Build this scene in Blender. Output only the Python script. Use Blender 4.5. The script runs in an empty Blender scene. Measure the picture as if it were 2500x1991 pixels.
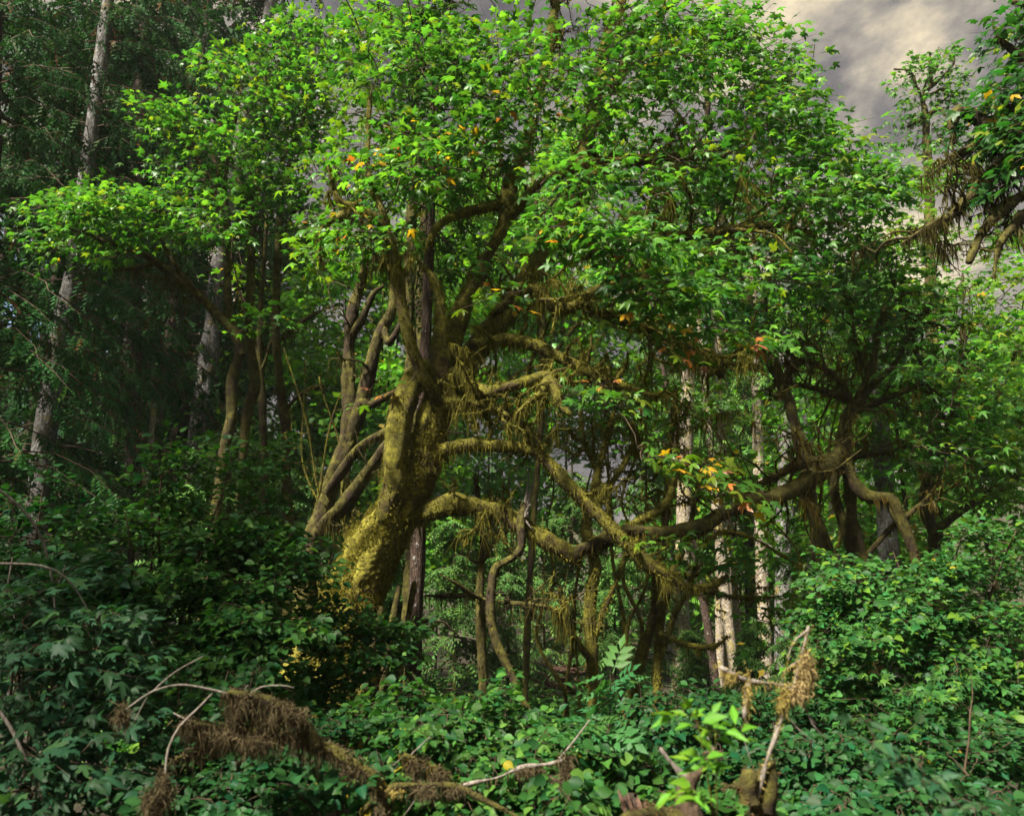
import bpy, math, time
import numpy as np
from mathutils import Matrix, Vector
T0 = time.time()
rng = np.random.default_rng(11)
SC = bpy.context.scene
COL = SC.collection

# ------------------------------------------------------------------ camera
F, CX, CY = 1855.0, 1250.0, 995.5          # focal length and centre in photograph pixels
PITCH = math.atan(0.276)
CAMZ = 1.7
cam_d = bpy.data.cameras.new('camera')
cam_d.sensor_width = 36.0
cam_d.lens = 36.0 * F / 2500.0
cam_d.clip_start = 0.05
cam_d.clip_end = 600.0
cam_d.dof.use_dof = True
cam_d.dof.focus_distance = 9.6
cam_d.dof.aperture_fstop = 2.4
cam = bpy.data.objects.new('camera', cam_d)
cam.location = (0, 0, CAMZ)
cam.rotation_euler = (math.pi / 2 + PITCH, 0, 0)
COL.objects.link(cam)
SC.camera = cam

# ------------------------------------------------------------------ sky, sun, exposure
SUN_DIR = Vector((-0.44, -0.46, 0.77)).normalized()      # towards the sun: high, from the left, a little behind the camera
SUN_EL = math.asin(SUN_DIR.z)
SUN_AZ = math.atan2(SUN_DIR.x, SUN_DIR.y)
SKY_STRENGTH = 0.075
EXPOSURE = 1.66

world = bpy.data.worlds.new('World')
SC.world = world
world.use_nodes = True
wn = world.node_tree
wn.nodes.clear()
def N(nt, t, **kw):
    n = nt.nodes.new(t)
    for k, v in kw.items():
        if k.startswith('i_'):
            n.inputs[k[2:].replace('_', ' ')].default_value = v
        else:
            setattr(n, k, v)
    return n
def ramp(nt, stops):
    r = nt.nodes.new('ShaderNodeValToRGB')
    e = r.color_ramp.elements
    while len(e) < len(stops):
        e.new(0.5)
    for k, (p, c) in enumerate(stops):
        e[k].position = p
        e[k].color = (*c, 1) if len(c) == 3 else c
    return r
sky = N(wn, 'ShaderNodeTexSky', sky_type='NISHITA')
sky.sun_disc = False
sky.sun_elevation = SUN_EL
sky.sun_rotation = SUN_AZ
sky.air_density = 1.2
sky.dust_density = 1.5
tc = N(wn, 'ShaderNodeTexCoord')
mp = N(wn, 'ShaderNodeMapping')
mp.inputs['Scale'].default_value = (1.0, 1.0, 1.5)
mp.inputs['Location'].default_value = (3.368, 0.818, 5.945)
n1 = N(wn, 'ShaderNodeTexNoise', i_Scale=4.2, i_Detail=10.0, i_Roughness=0.62, i_Distortion=0.15)
n2 = N(wn, 'ShaderNodeTexNoise', i_Scale=1.5, i_Detail=3.0)
r1 = ramp(wn, [(0.36, (0.50, 0.46, 0.54)), (0.47, (0.95, 0.88, 0.90)), (0.55, (1.9, 1.7, 1.45)), (0.66, (4.2, 3.55, 2.45))])
r2 = ramp(wn, [(0.60, (1, 1, 1)), (0.72, (0, 0, 0))])
mx = N(wn, 'ShaderNodeMix', data_type='RGBA')
bg = N(wn, 'ShaderNodeBackground', i_Strength=SKY_STRENGTH)
ow = N(wn, 'ShaderNodeOutputWorld')
L = wn.links.new
L(tc.outputs['Generated'], mp.inputs['Vector'])
L(mp.outputs[0], n1.inputs['Vector'])
L(mp.outputs[0], n2.inputs['Vector'])
L(n1.outputs['Fac'], r1.inputs[0])
L(n2.outputs['Fac'], r2.inputs[0])
L(r2.outputs[0], mx.inputs['Factor'])
L(sky.outputs[0], mx.inputs['A'])
L(r1.outputs[0], mx.inputs['B'])
L(mx.outputs['Result'], bg.inputs['Color'])
L(bg.outputs[0], ow.inputs['Surface'])

sun_d = bpy.data.lights.new('sun', 'SUN')
sun_d.energy = 5.0
sun_d.angle = math.radians(6.0)
sun_d.color = (1.0, 0.93, 0.78)
sun = bpy.data.objects.new('sun', sun_d)
sun.rotation_euler = (-SUN_DIR).to_track_quat('-Z', 'Y').to_euler()
COL.objects.link(sun)

SC.view_settings.view_transform = 'Standard'
SC.view_settings.look = 'None'
SC.view_settings.gamma = 1.0
SC.view_settings.exposure = EXPOSURE
SC.view_settings.use_curve_mapping = False
SC.render.engine = 'CYCLES'
cy = SC.cycles
cy.max_bounces = 7
cy.diffuse_bounces = 4
cy.glossy_bounces = 2
cy.transmission_bounces = 6
cy.transparent_max_bounces = 4
cy.use_denoising = True
cy.denoiser = 'OPENIMAGEDENOISE'
cy.denoising_input_passes = 'RGB_ALBEDO_NORMAL'
cy.denoising_prefilter = 'ACCURATE'
cy.sample_clamp_indirect = 4.0
cy.caustics_reflective = False
cy.caustics_refractive = False

# ------------------------------------------------------------------ helpers
CP, SP = math.cos(PITCH), math.sin(PITCH)
def depth(v, Y):
    return Y / (CP - (CY - v) / F * SP)
def P(u, v, Y):
    """a photograph pixel at horizontal distance Y -> world point"""
    t = (CY - v) / F
    d = Y / (CP - t * SP)
    return np.array([(u - CX) / F * d, Y, CAMZ + d * (SP + t * CP)])
def Pv(u, v, Y):
    t = (CY - v) / F
    d = Y / (CP - t * SP)
    return np.stack([(u - CX) / F * d, Y, CAMZ + d * (SP + t * CP)], -1)
def in_frame(p):
    """which world points fall inside the camera's view, and their depth"""
    y = p[:, 1]; z = p[:, 2] - CAMZ
    d = y * CP + z * SP
    yc = -y * SP + z * CP
    d = np.maximum(d, 0.01)
    return (np.abs(p[:, 0] / d) < CX / F) & (np.abs(yc / d) < CY / F), d
def nrmz(a):
    return a / np.maximum(np.linalg.norm(a, axis=-1, keepdims=True), 1e-9)
_nk = {}
def nz(p, f, seed=0, n=9):
    """cheap smooth noise, about -1..1"""
    if seed not in _nk:
        r = np.random.default_rng(100 + seed)
        _nk[seed] = (nrmz(r.normal(size=(n, 3))) * r.uniform(0.6, 1.6, (n, 1)), r.uniform(0, 6.28, n))
    k, ph = _nk[seed]
    return np.sin(p @ (k.T * f) + ph).sum(-1) / (n ** 0.5) * 0.8
def ground_z(x, y):
    x = np.asarray(x, float); y = np.asarray(y, float)
    z = -1.35 * np.clip((y - 12) / 18, 0, 1) ** 1.2
    z = z + 16 * np.clip((y - 42) / 90, 0, 1.3) ** 1.3 + 12 * np.clip((-x - 22) / 60, 0, 1.3) + 7 * np.clip((x - 30) / 60, 0, 1.3)
    z = z + 0.10 * np.sin(x * 0.9 + 1.3) * np.sin(y * 0.7) + 0.05 * np.sin(x * 2.3 + y * 1.9)
    return z - 0.08

class MB:
    """collects triangles (with a colour at every vertex) for ONE mesh"""
    def __init__(s):
        s.v = []; s.f = []; s.c = []; s.n = 0
    def add(s, v, f, c):
        v = np.asarray(v, np.float32).reshape(-1, 3)
        f = np.asarray(f, np.int64).reshape(-1, 3)
        c = np.asarray(c, np.float32)
        if c.ndim == 1:
            c = np.broadcast_to(c, (len(v), 3))
        s.v.append(v); s.f.append(f + s.n); s.c.append(c); s.n += len(v)
    def mesh(s, name, mat, base=(0, 0, 0), smooth=True):
        v = np.concatenate(s.v) - np.asarray(base, np.float32)
        f = np.concatenate(s.f); c = np.concatenate(s.c)
        me = bpy.data.meshes.new(name)
        me.vertices.add(len(v)); me.vertices.foreach_set('co', v.astype(np.float32).ravel())
        me.loops.add(len(f) * 3); me.loops.foreach_set('vertex_index', f.astype(np.int32).ravel())
        me.polygons.add(len(f))
        me.polygons.foreach_set('loop_start', np.arange(0, len(f) * 3, 3, dtype=np.int32))
        me.polygons.foreach_set('loop_total', np.full(len(f), 3, np.int32))
        if smooth:
            me.polygons.foreach_set('use_smooth', np.ones(len(f), bool))
        a = me.color_attributes.new('Col', 'FLOAT_COLOR', 'POINT')
        a.data.foreach_set('color', np.concatenate([c, np.ones((len(c), 1), np.float32)], 1).astype(np.float32).ravel())
        me.update(calc_edges=True)
        me.materials.append(mat)
        return me
    def build(s, name, mat, parent=None, base=(0, 0, 0), smooth=True, kind=None):
        if s.n == 0:
            return None
        return put(name, s.mesh(name, mat, base, smooth), parent, kind=kind)
def put(name, me, parent=None, loc=None, kind=None):
    o = bpy.data.objects.new(name, me)
    COL.objects.link(o)
    if parent is not None:
        o.parent = parent
    if loc is not None:
        o.location = loc
    if kind:
        o['kind'] = kind
    return o
def tag(o, label, cat, group=None):
    o['label'] = label; o['category'] = cat
    if group:
        o['group'] = group
    return o
def thing(name, label, cat, loc, group=None):
    o = put(name, None, loc=Vector([float(q) for q in loc]))
    o.empty_display_size = 0.2
    return tag(o, label, cat, group)

# ------------------------------------------------------------------ materials
def new_mat(name):
    m = bpy.data.materials.new(name)
    m.use_nodes = True
    m.node_tree.nodes.clear()
    return m, m.node_tree
def leaf_material(name, trans=0.50, tint=(1.3, 1.35, 0.5), rough=0.43, spec=0.36):
    m, nt = new_mat(name)
    at = N(nt, 'ShaderNodeAttribute', attribute_name='Col')
    co = N(nt, 'ShaderNodeTexCoord')
    no = N(nt, 'ShaderNodeTexNoise', i_Scale=14.0, i_Detail=3.0)
    mr = N(nt, 'ShaderNodeMapRange'); mr.inputs['To Min'].default_value = 0.62; mr.inputs['To Max'].default_value = 1.38
    mu = N(nt, 'ShaderNodeMix', data_type='RGBA', blend_type='MULTIPLY'); mu.inputs['Factor'].default_value = 1
    ti = N(nt, 'ShaderNodeMix', data_type='RGBA', blend_type='MULTIPLY'); ti.inputs['Factor'].default_value = 1
    ti.inputs['B'].default_value = (*tint, 1)
    pb = N(nt, 'ShaderNodeBsdfPrincipled', i_Roughness=rough)
    pb.inputs['Specular IOR Level'].default_value = spec
    tr = N(nt, 'ShaderNodeBsdfTranslucent')
    ms = N(nt, 'ShaderNodeMixShader'); ms.inputs[0].default_value = trans
    ou = N(nt, 'ShaderNodeOutputMaterial')
    l = nt.links.new
    l(co.outputs['Object'], no.inputs['Vector']); l(no.outputs['Fac'], mr.inputs['Value'])
    l(at.outputs['Color'], mu.inputs['A']); l(mr.outputs[0], mu.inputs['B'])
    l(mu.outputs['Result'], pb.inputs['Base Color']); l(mu.outputs['Result'], ti.inputs['A'])
    l(ti.outputs['Result'], tr.inputs['Color'])
    l(pb.outputs[0], ms.inputs[1]); l(tr.outputs[0], ms.inputs[2]); l(ms.outputs[0], ou.inputs['Surface'])
    return m
def bark_material(name, dark, light, patch=None, patch_amt=0.0, moss=None, moss_amt=0.0, scale=6.0, bump=0.5, fine=60.0, stretch=0.22, ridges=1.0):
    """bark with stretched ridges, lichen patches and moss that sits on its upper side"""
    m, nt = new_mat(name)
    l = nt.links.new
    co = N(nt, 'ShaderNodeTexCoord')
    mp = N(nt, 'ShaderNodeMapping'); mp.inputs['Scale'].default_value = (1, 1, stretch)
    n1 = N(nt, 'ShaderNodeTexNoise', i_Scale=scale * 4, i_Detail=6.0, i_Roughness=0.65)
    v1 = N(nt, 'ShaderNodeTexVoronoi', i_Scale=scale * 5)
    r1 = ramp(nt, [(0.32, dark), (0.68, light)])
    l(co.outputs['Object'], mp.inputs['Vector']); l(mp.outputs[0], n1.inputs['Vector']); l(mp.outputs[0], v1.inputs['Vector'])
    l(n1.outputs['Fac'], r1.inputs[0])
    col = r1.outputs[0]
    n3 = N(nt, 'ShaderNodeTexNoise', i_Scale=fine, i_Detail=4.0, i_Roughness=0.7)
    l(co.outputs['Object'], n3.inputs['Vector'])
    if patch:
        n2 = N(nt, 'ShaderNodeTexNoise', i_Scale=scale * 1.6, i_Detail=5.0, i_Roughness=0.7)
        l(co.outputs['Object'], n2.inputs['Vector'])
        r2 = ramp(nt, [(0.56 - patch_amt * 0.2, (0, 0, 0)), (0.64 - patch_amt * 0.2, (1, 1, 1))])
        l(n2.outputs['Fac'], r2.inputs[0])
        mx = N(nt, 'ShaderNodeMix', data_type='RGBA'); mx.inputs['B'].default_value = (*patch, 1)
        l(r2.outputs[0], mx.inputs['Factor']); l(col, mx.inputs['A'])
        col = mx.outputs['Result']
    if moss:
        n4 = N(nt, 'ShaderNodeTexNoise', i_Scale=2.3, i_Detail=6.0, i_Roughness=0.65)
        l(co.outputs['Object'], n4.inputs['Vector'])
        ge = N(nt, 'ShaderNodeNewGeometry'); sx = N(nt, 'ShaderNodeSeparateXYZ')
        l(ge.outputs['Normal'], sx.inputs[0])
        ma = N(nt, 'ShaderNodeMath', operation='MULTIPLY_ADD'); ma.inputs[1].default_value = 0.16
        l(sx.outputs['Z'], ma.inputs[0]); l(n4.outputs['Fac'], ma.inputs[2])
        r4 = ramp(nt, [(0.62 - moss_amt * 0.5, (0, 0, 0)), (0.74 - moss_amt * 0.5, (1, 1, 1))])
        l(ma.outputs[0], r4.inputs[0])
        n5 = N(nt, 'ShaderNodeTexNoise', i_Scale=8.0, i_Detail=8.0, i_Roughness=0.8)
        l(co.outputs['Object'], n5.inputs['Vector'])
        r5 = ramp(nt, [(0.36, moss[0]), (0.50, moss[1]), (0.64, moss[2])])
        l(n5.outputs['Fac'], r5.inputs[0])
        mm = N(nt, 'ShaderNodeMix', data_type='RGBA', blend_type='MULTIPLY'); mm.inputs['Factor'].default_value = 1
        mr = N(nt, 'ShaderNodeMapRange'); mr.inputs['To Min'].default_value = 0.35; mr.inputs['To Max'].default_value = 1.65
        l(n3.outputs['Fac'], mr.inputs['Value']); l(r5.outputs[0], mm.inputs['A']); l(mr.outputs[0], mm.inputs['B'])
        mx = N(nt, 'ShaderNodeMix', data_type='RGBA')
        l(r4.outputs[0], mx.inputs['Factor']); l(col, mx.inputs['A']); l(mm.outputs['Result'], mx.inputs['B'])
        col = mx.outputs['Result']
    pb = N(nt, 'ShaderNodeBsdfPrincipled', i_Roughness=0.9)
    pb.inputs['Specular IOR Level'].default_value = 0.2
    b1 = N(nt, 'ShaderNodeBump', i_Strength=bump * ridges, i_Distance=0.03)
    b2 = N(nt, 'ShaderNodeBump', i_Strength=bump, i_Distance=0.02)
    l(v1.outputs['Distance'], b1.inputs['Height']); l(n3.outputs['Fac'], b2.inputs['Height']); l(b1.outputs[0], b2.inputs['Normal'])
    l(b2.outputs[0], pb.inputs['Normal'])
    l(col, pb.inputs['Base Color'])
    ou = N(nt, 'ShaderNodeOutputMaterial'); l(pb.outputs[0], ou.inputs['Surface'])
    return m
def attr_material(name, rough=0.95, trans=0.25):
    m, nt = new_mat(name)
    at = N(nt, 'ShaderNodeAttribute', attribute_name='Col')
    di = N(nt, 'ShaderNodeBsdfDiffuse', i_Roughness=rough)
    tr = N(nt, 'ShaderNodeBsdfTranslucent')
    ms = N(nt, 'ShaderNodeMixShader'); ms.inputs[0].default_value = trans
    ou = N(nt, 'ShaderNodeOutputMaterial')
    l = nt.links.new
    l(at.outputs['Color'], di.inputs['Color']); l(at.outputs['Color'], tr.inputs['Color'])
    l(di.outputs[0], ms.inputs[1]); l(tr.outputs[0], ms.inputs[2]); l(ms.outputs[0], ou.inputs['Surface'])
    return m
M = {}
M['leaf'] = leaf_material('maple_leaf')
M['shrub_leaf'] = leaf_material('shrub_leaf', trans=0.36, tint=(1.2, 1.3, 0.55), rough=0.5, spec=0.18)
M['needle'] = leaf_material('conifer_needle', trans=0.2, tint=(1.1, 1.1, 0.6), rough=0.6, spec=0.10)
MOSS_GOLD = ((0.045, 0.036, 0.010), (0.165, 0.148, 0.020), (0.34, 0.315, 0.045))
MOSS_SHADED = ((0.024, 0.019, 0.008), (0.068, 0.060, 0.015), (0.15, 0.140, 0.028))  # browner moss for the trees in shade, the shade mixed into its colour
M['mossy_trunk'] = bark_material('mossy_trunk_bark', (0.03, 0.02, 0.012), (0.10, 0.065, 0.035), moss=MOSS_GOLD, moss_amt=0.55, bump=1.0, stretch=0.5, fine=70, ridges=0.3)
M['mossy_limb'] = bark_material('mossy_limb_bark', (0.025, 0.018, 0.01), (0.09, 0.06, 0.03), moss=((0.036, 0.030, 0.009), (0.110, 0.100, 0.015), (0.24, 0.222, 0.03)), moss_amt=0.52, bump=1.0, stretch=0.6, fine=80, ridges=0.3)
M['brown_limb'] = bark_material('brown_mossy_bark', (0.02, 0.014, 0.01), (0.07, 0.048, 0.03), moss=MOSS_SHADED, moss_amt=0.45, bump=0.9, stretch=0.45, fine=90, ridges=0.35)
M['grey_bark'] = bark_material('grey_conifer_bark', (0.05, 0.045, 0.042), (0.16, 0.15, 0.143), patch=(0.24, 0.24, 0.245), patch_amt=0.25, moss=((0.08, 0.06, 0.02), (0.17, 0.14, 0.05), (0.26, 0.22, 0.09)), moss_amt=0.12, bump=0.7)
M['pale_bark'] = bark_material('pale_lichen_bark', (0.11, 0.08, 0.05), (0.30, 0.24, 0.17), patch=(0.36, 0.33, 0.29), patch_amt=0.35, moss=((0.18, 0.14, 0.05), (0.30, 0.25, 0.09), (0.42, 0.36, 0.14)), moss_amt=0.22, bump=0.7, scale=8)
M['dark_bark'] = bark_material('dark_conifer_bark', (0.022, 0.014, 0.011), (0.085, 0.055, 0.042), patch=(0.30, 0.29, 0.27), patch_amt=-0.15, bump=0.8, scale=8)
M['twig'] = bark_material('twig_bark', (0.03, 0.02, 0.013), (0.10, 0.07, 0.045), bump=0.2, scale=10)
M['pale_twig'] = bark_material('bare_grey_twig', (0.09, 0.075, 0.062), (0.27, 0.235, 0.205), bump=0.2, scale=12)
M['moss'] = attr_material('hanging_moss', trans=0.3)
M['rotten'] = bark_material('rotten_red_wood', (0.04, 0.022, 0.016), (0.18, 0.105, 0.075), bump=0.9, scale=5, stretch=1)
def ground_material():
    m, nt = new_mat('forest_floor'); l = nt.links.new
    co = N(nt, 'ShaderNodeTexCoord')
    n1 = N(nt, 'ShaderNodeTexNoise', i_Scale=0.6, i_Detail=8.0, i_Roughness=0.7)
    n2 = N(nt, 'ShaderNodeTexNoise', i_Scale=9.0, i_Detail=8.0, i_Roughness=0.75)
    r1 = ramp(nt, [(0.35, (0.022, 0.016, 0.010)), (0.5, (0.045, 0.035, 0.018)), (0.62, (0.03, 0.06, 0.015)), (0.8, (0.07, 0.055, 0.03))])
    ad = N(nt, 'ShaderNodeMath', operation='MULTIPLY_ADD'); ad.inputs[1].default_value = 0.5
    su = N(nt, 'ShaderNodeMath', operation='SUBTRACT'); su.inputs[1].default_value = 0.25
    l(co.outputs['Object'], n1.inputs['Vector']); l(co.outputs['Object'], n2.inputs['Vector'])
    l(n2.outputs['Fac'], ad.inputs[0]); l(n1.outputs['Fac'], su.inputs[0]); l(su.outputs[0], ad.inputs[2]); l(ad.outputs[0], r1.inputs[0])
    bp = N(nt, 'ShaderNodeBump', i_Strength=1.0, i_Distance=0.08); l(n2.outputs['Fac'], bp.inputs['Height'])
    pb = N(nt, 'ShaderNodeBsdfPrincipled', i_Roughness=0.95); l(r1.outputs[0], pb.inputs['Base Color']); l(bp.outputs[0], pb.inputs['Normal'])
    ou = N(nt, 'ShaderNodeOutputMaterial'); l(pb.outputs[0], ou.inputs['Surface'])
    return m
M['ground'] = ground_material()

# ------------------------------------------------------------------ shapes
def resample(pts, rad, step):
    """Catmull-Rom through the points, about one sample every step metres"""
    p = np.asarray(pts, float); r = np.asarray(rad, float)
    if len(p) == 2:
        p = np.stack([p[0], p.mean(0), p[1]]); r = np.array([r[0], r.mean(), r[1]])
    e = np.concatenate([[2 * p[0] - p[1]], p, [2 * p[-1] - p[-2]]])
    er = np.concatenate([[r[0]], r, [r[-1]]])
    op, orr = [], []
    for i in range(len(p) - 1):
        n = 1 if step > 5 else max(2, int(np.linalg.norm(p[i + 1] - p[i]) / step))
        t = np.linspace(0, 1, n, endpoint=False)[:, None]
        a, b, c, d = e[i], e[i + 1], e[i + 2], e[i + 3]
        op.append(0.5 * (2 * b + (c - a) * t + (2 * a - 5 * b + 4 * c - d) * t ** 2 + (3 * b - a - 3 * c + d) * t ** 3))
        orr.append(er[i + 1] + (er[i + 2] - er[i + 1]) * t[:, 0])
    op.append(p[-1:]); orr.append(r[-1:])
    return np.concatenate(op), np.concatenate(orr)
def tube(mb, pts, rad, k=12, step=0.06, lump=0.0, freq=9.0, wig=0.0, col=(1, 1, 1), seed=0, ridge=0.0, fine=0.0, fiss=0.0):
    """a tapered limb; lump is the depth in metres of its bumps"""
    c, r = resample(pts, rad, step)
    if wig:
        w = np.stack([nz(c, 3.2, 21 + seed % 5), nz(c, 3.2, 31), nz(c, 3.2, 41)], -1)
        fade = np.minimum(1, np.linspace(0, 5, len(c)))[:, None]
        c = c + w * wig * fade
    if lump:
        r = r * (1 + 0.10 * nz(c, 4.5, 12) * np.minimum(1, np.linspace(0, 6, len(c))))
    t = nrmz(np.gradient(c, axis=0))
    a = np.cross(t, np.array([0.31, 0.17, 0.93]) if abs(t[:, 2]).mean() < 0.8 else np.array([1.0, 0.1, 0.05]))
    a = nrmz(a); b = np.cross(t, a)
    th = np.linspace(0, 2 * np.pi, k, endpoint=False)
    dirs = a[:, None] * np.cos(th)[None, :, None] + b[:, None] * np.sin(th)[None, :, None]
    v = c[:, None] + dirs * r[:, None, None]
    if lump or fine or ridge:
        h = lump * (0.65 * nz(v, freq, 1) + 0.35 * nz(v, freq * 2.3, 2))
        if ridge:
            h = h + ridge * r[:, None] * (np.sin(3 * th + 1.5 * c[:, 2:3] + 0.7) * 0.6 + np.sin(5 * th - 1.1 * c[:, 2:3]) * 0.4)
        if fine:
            h = h + fine * (nz(v, 38, 3) + 0.7 * nz(v, 90, 4))
        if fiss:
            q = v * [1, 1, 0.38]
            h = h - fiss * np.clip(1 - np.abs(nz(q, 13, 13)) * 3.2, 0, 1) - fiss * 0.6 * np.clip(1 - np.abs(nz(q, 27, 14)) * 3, 0, 1) + fiss * 0.5 * nz(v, 5.5, 15)
        v = v + dirs * np.maximum(h, -0.45 * r[:, None])[:, :, None]
    n = len(c)
    i = np.arange(n - 1)[:, None] * k; j = np.arange(k)[None]; j2 = (j + 1) % k
    q = np.stack([i + j, i + j2, i + k + j2, i + k + j], -1).reshape(-1, 4)
    f = np.concatenate([q[:, [0, 1, 2]], q[:, [0, 2, 3]]])
    vv = v.reshape(-1, 3)
    tip = c[-1] + t[-1] * r[-1] * 0.8
    fl = (n - 1) * k
    f = np.concatenate([f, np.stack([fl + np.arange(k), fl + (np.arange(k) + 1) % k, np.full(k, n * k)], -1)])
    mb.add(np.concatenate([vv, tip[None]]), f, np.asarray(col, np.float32))
    return dict(c=c, r=r, t=t)
def moss_on(mb, T, hang=40, fuzz=200, length=0.16, cols=((0.09, 0.055, 0.012), (0.22, 0.16, 0.025)), top=None, w=0.014, fl=0.035, thick=0.0):
    """hanging strands under a limb and short tufts all over it"""
    c, r, t = T['c'], T['r'], T['t']
    seg = np.linalg.norm(np.diff(c, axis=0), axis=1); L_ = seg.sum()
    c0, c1 = np.array(cols[0]), np.array(cols[1])
    up = np.array([0, 0, 1.0])
    hz = 1 - np.abs(t[:, 2]) * 0.8
    n = int(hang * L_)
    if n > 0:
        w_ = hz + 0.05
        idx = rng.choice(len(c), n, p=w_ / w_.sum())
        cl = np.clip(0.45 + 0.95 * nz(c[idx], 6.0, 5), 0.06, 2.2)
        side = nrmz(np.cross(t[idx], up) + 1e-4)
        a = rng.uniform(-0.35, 1.0, n); b = rng.choice([-1, 1], n) * np.sqrt(np.maximum(0.05, 1 - a ** 2))
        d = nrmz(-up * a[:, None] + side * b[:, None])
        root = c[idx] + d * (r[idx] * 0.92)[:, None] + t[idx] * rng.uniform(-0.03, 0.03, (n, 1))
        ln = length * cl * hz[idx] * rng.uniform(0.08, 1.0, n) ** 2.2 * 2.1
        wd = w * rng.uniform(0.5, 1.5, n)
        ang = rng.uniform(0, 6.28, n)
        x = np.stack([np.cos(ang), np.sin(ang), np.zeros(n)], -1)
        dr = rng.normal(0, 0.12, (n, 3)); dr[:, 2] = 0
        m1 = root + (-up + dr + d * 0.35) * (ln * 0.45)[:, None]
        tp = root + (-up + dr * 1.3 + d * 0.2) * ln[:, None]
        V = np.stack([root - x * wd[:, None], root + x * wd[:, None], m1 - x * (wd * 0.75)[:, None], m1 + x * (wd * 0.75)[:, None], tp], 1)
        k = np.arange(n)[:, None] * 5
        f = np.concatenate([k + [0, 1, 3], k + [0, 3, 2], k + [2, 3, 4]])
        m = rng.uniform(0, 1, (n, 1)) ** 1.3
        cc = (c0 * (1 - m) + c1 * m) * rng.uniform(0.7, 1.2, (n, 1))
        cc = np.repeat(cc[:, None], 5, 1)
        mb.add(V.reshape(-1, 3), f, cc.reshape(-1, 3))
    n = int(fuzz * L_ * (0.4 + r.mean() * 6))
    if n > 0:
        idx = rng.choice(len(c), n, p=r / r.sum())
        a_ = nrmz(np.cross(t[idx], np.array([0.31, 0.17, 0.93])) + 1e-4); b_ = np.cross(t[idx], a_)
        th = rng.uniform(0, 6.28, n)
        d = a_ * np.cos(th)[:, None] + b_ * np.sin(th)[:, None]
        root = c[idx] + d * (r[idx] * (0.96 + thick))[:, None] + t[idx] * rng.uniform(-0.04, 0.04, (n, 1))
        ln = fl * rng.uniform(0.4, 1.3, n)
        dr = nrmz(d * 0.9 + rng.normal(0, 0.6, (n, 3)) - up * 0.35)
        x = nrmz(np.cross(dr, rng.normal(size=(n, 3)))) * (ln * 0.22)[:, None]
        V = np.stack([root - x, root + x, root + dr * ln[:, None]], 1)
        m = np.clip(0.35 + 0.35 * d[:, 2:3] + 0.3 * nz(root, 4.0, 6)[:, None] + rng.normal(0, 0.2, (n, 1)), 0, 1)
        ct = np.array(top) if top is not None else c1
        cc = c0 * (1 - m) + ct * m
        cc = np.repeat(cc[:, None], 3, 1)
        mb.add(V.reshape(-1, 3), np.arange(n * 3).reshape(-1, 3), cc.reshape(-1, 3))

# leaf outlines: y runs from the stalk to the tip, z is up
def fan(outline, centre, zc=0.0, droop=0.12):
    o = np.array(outline, float)
    z = -droop * (np.hypot(o[:, 0], o[:, 1] - centre[1]) ** 2) * 2
    v = np.concatenate([[[centre[0], centre[1], zc]], np.column_stack([o, z])])
    n = len(o)
    return v, np.array([[0, i + 1, (i + 1) % n + 1] for i in range(n)])
def maple_outline(teeth):
    o = [(0, 0)]
    lobes = [(-128, 0.36), (-62, 0.56), (0, 0.66), (62, 0.56), (128, 0.36)]
    cyy = 0.34
    for i, (a, r) in enumerate(lobes):
        def pt(ang, rr):
            return (math.sin(math.radians(ang)) * rr, cyy + math.cos(math.radians(ang)) * rr)
        if teeth:
            o.append(pt(a - 17, r * 0.70))
        o.append(pt(a, r))
        if teeth:
            o.append(pt(a + 17, r * 0.70))
        if i < 4:
            o.append(pt((a + lobes[i + 1][0]) / 2, 0.235))
    return o
TPL = {}
TPL['maple'] = fan(maple_outline(True), (0, 0.34), 0.03, 0.22)
TPL['maple_mid'] = fan(maple_outline(False), (0, 0.34), 0.03, 0.22)
TPL['round'] = (np.array([[0, .45, -.03], [0, 0, 0], [-.27, .12, .05], [-.44, .42, .08], [-.34, .74, .05], [0, 1.04, -.12], [.34, .74, .05], [.44, .42, .08], [.27, .12, .05]], float),
                np.array([[0, i_ + 1, (i_ + 1) % 8 + 1] for i_ in range(8)]))
TPL['oval'] = (np.array([[0, 0, 0], [-.24, .4, .05], [0, .5, -.03], [0, 1.0, -.1], [.24, .4, .05]], float),
               np.array([[0, 2, 1], [1, 2, 3], [3, 2, 4], [4, 2, 0]]))
TPL['far'] = (np.array([[0, 0, 0], [-.46, .5, .05], [-.12, .62, 0], [0, 1.0, -.12], [.14, .6, 0], [.46, .45, .05]], float),
              np.array([[0, 2, 1], [0, 4, 2], [2, 4, 3], [0, 5, 4]]))
TPL['far_kite'] = (np.array([[0, 0, 0], [-.42, .5, .06], [0, 1.0, -.1], [.42, .45, .06]], float), np.array([[0, 2, 1], [0, 3, 2]]))
def feather(n, spread=0.20, w=0.05, hangz=0.25):
    v, f = [], []
    for i in range(n):
        y = 0.06 + 0.9 * i / n
        l_ = spread * (1 - 0.65 * i / n) * (0.8 + 0.4 * ((i * 7) % 5) / 5)
        for s in (-1, 1):
            z0 = -hangz * y * y
            b = len(v)
            v += [(0, y - w * 0.5, z0), (0, y + w * 0.6, z0), (s * l_, y + l_ * 0.75, z0 - 0.06 - hangz * 0.3 * l_)]
            f.append((b, b + 1, b + 2))
    b = len(v)
    v += [(-0.018, 0, 0), (0.018, 0, 0), (0, 1.05, -hangz * 1.1)]
    f.append((b, b + 1, b + 2))
    return np.array(v, float), np.array(f)
TPL['frond'] = feather(4, 0.25, 0.15)
TPL['frond_fine'] = feather(7, 0.19, 0.10)
TPL['frond_far'] = feather(4, 0.24, 0.15)
TPL['fir_spray'] = feather(10, 0.15, 0.055)
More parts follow.
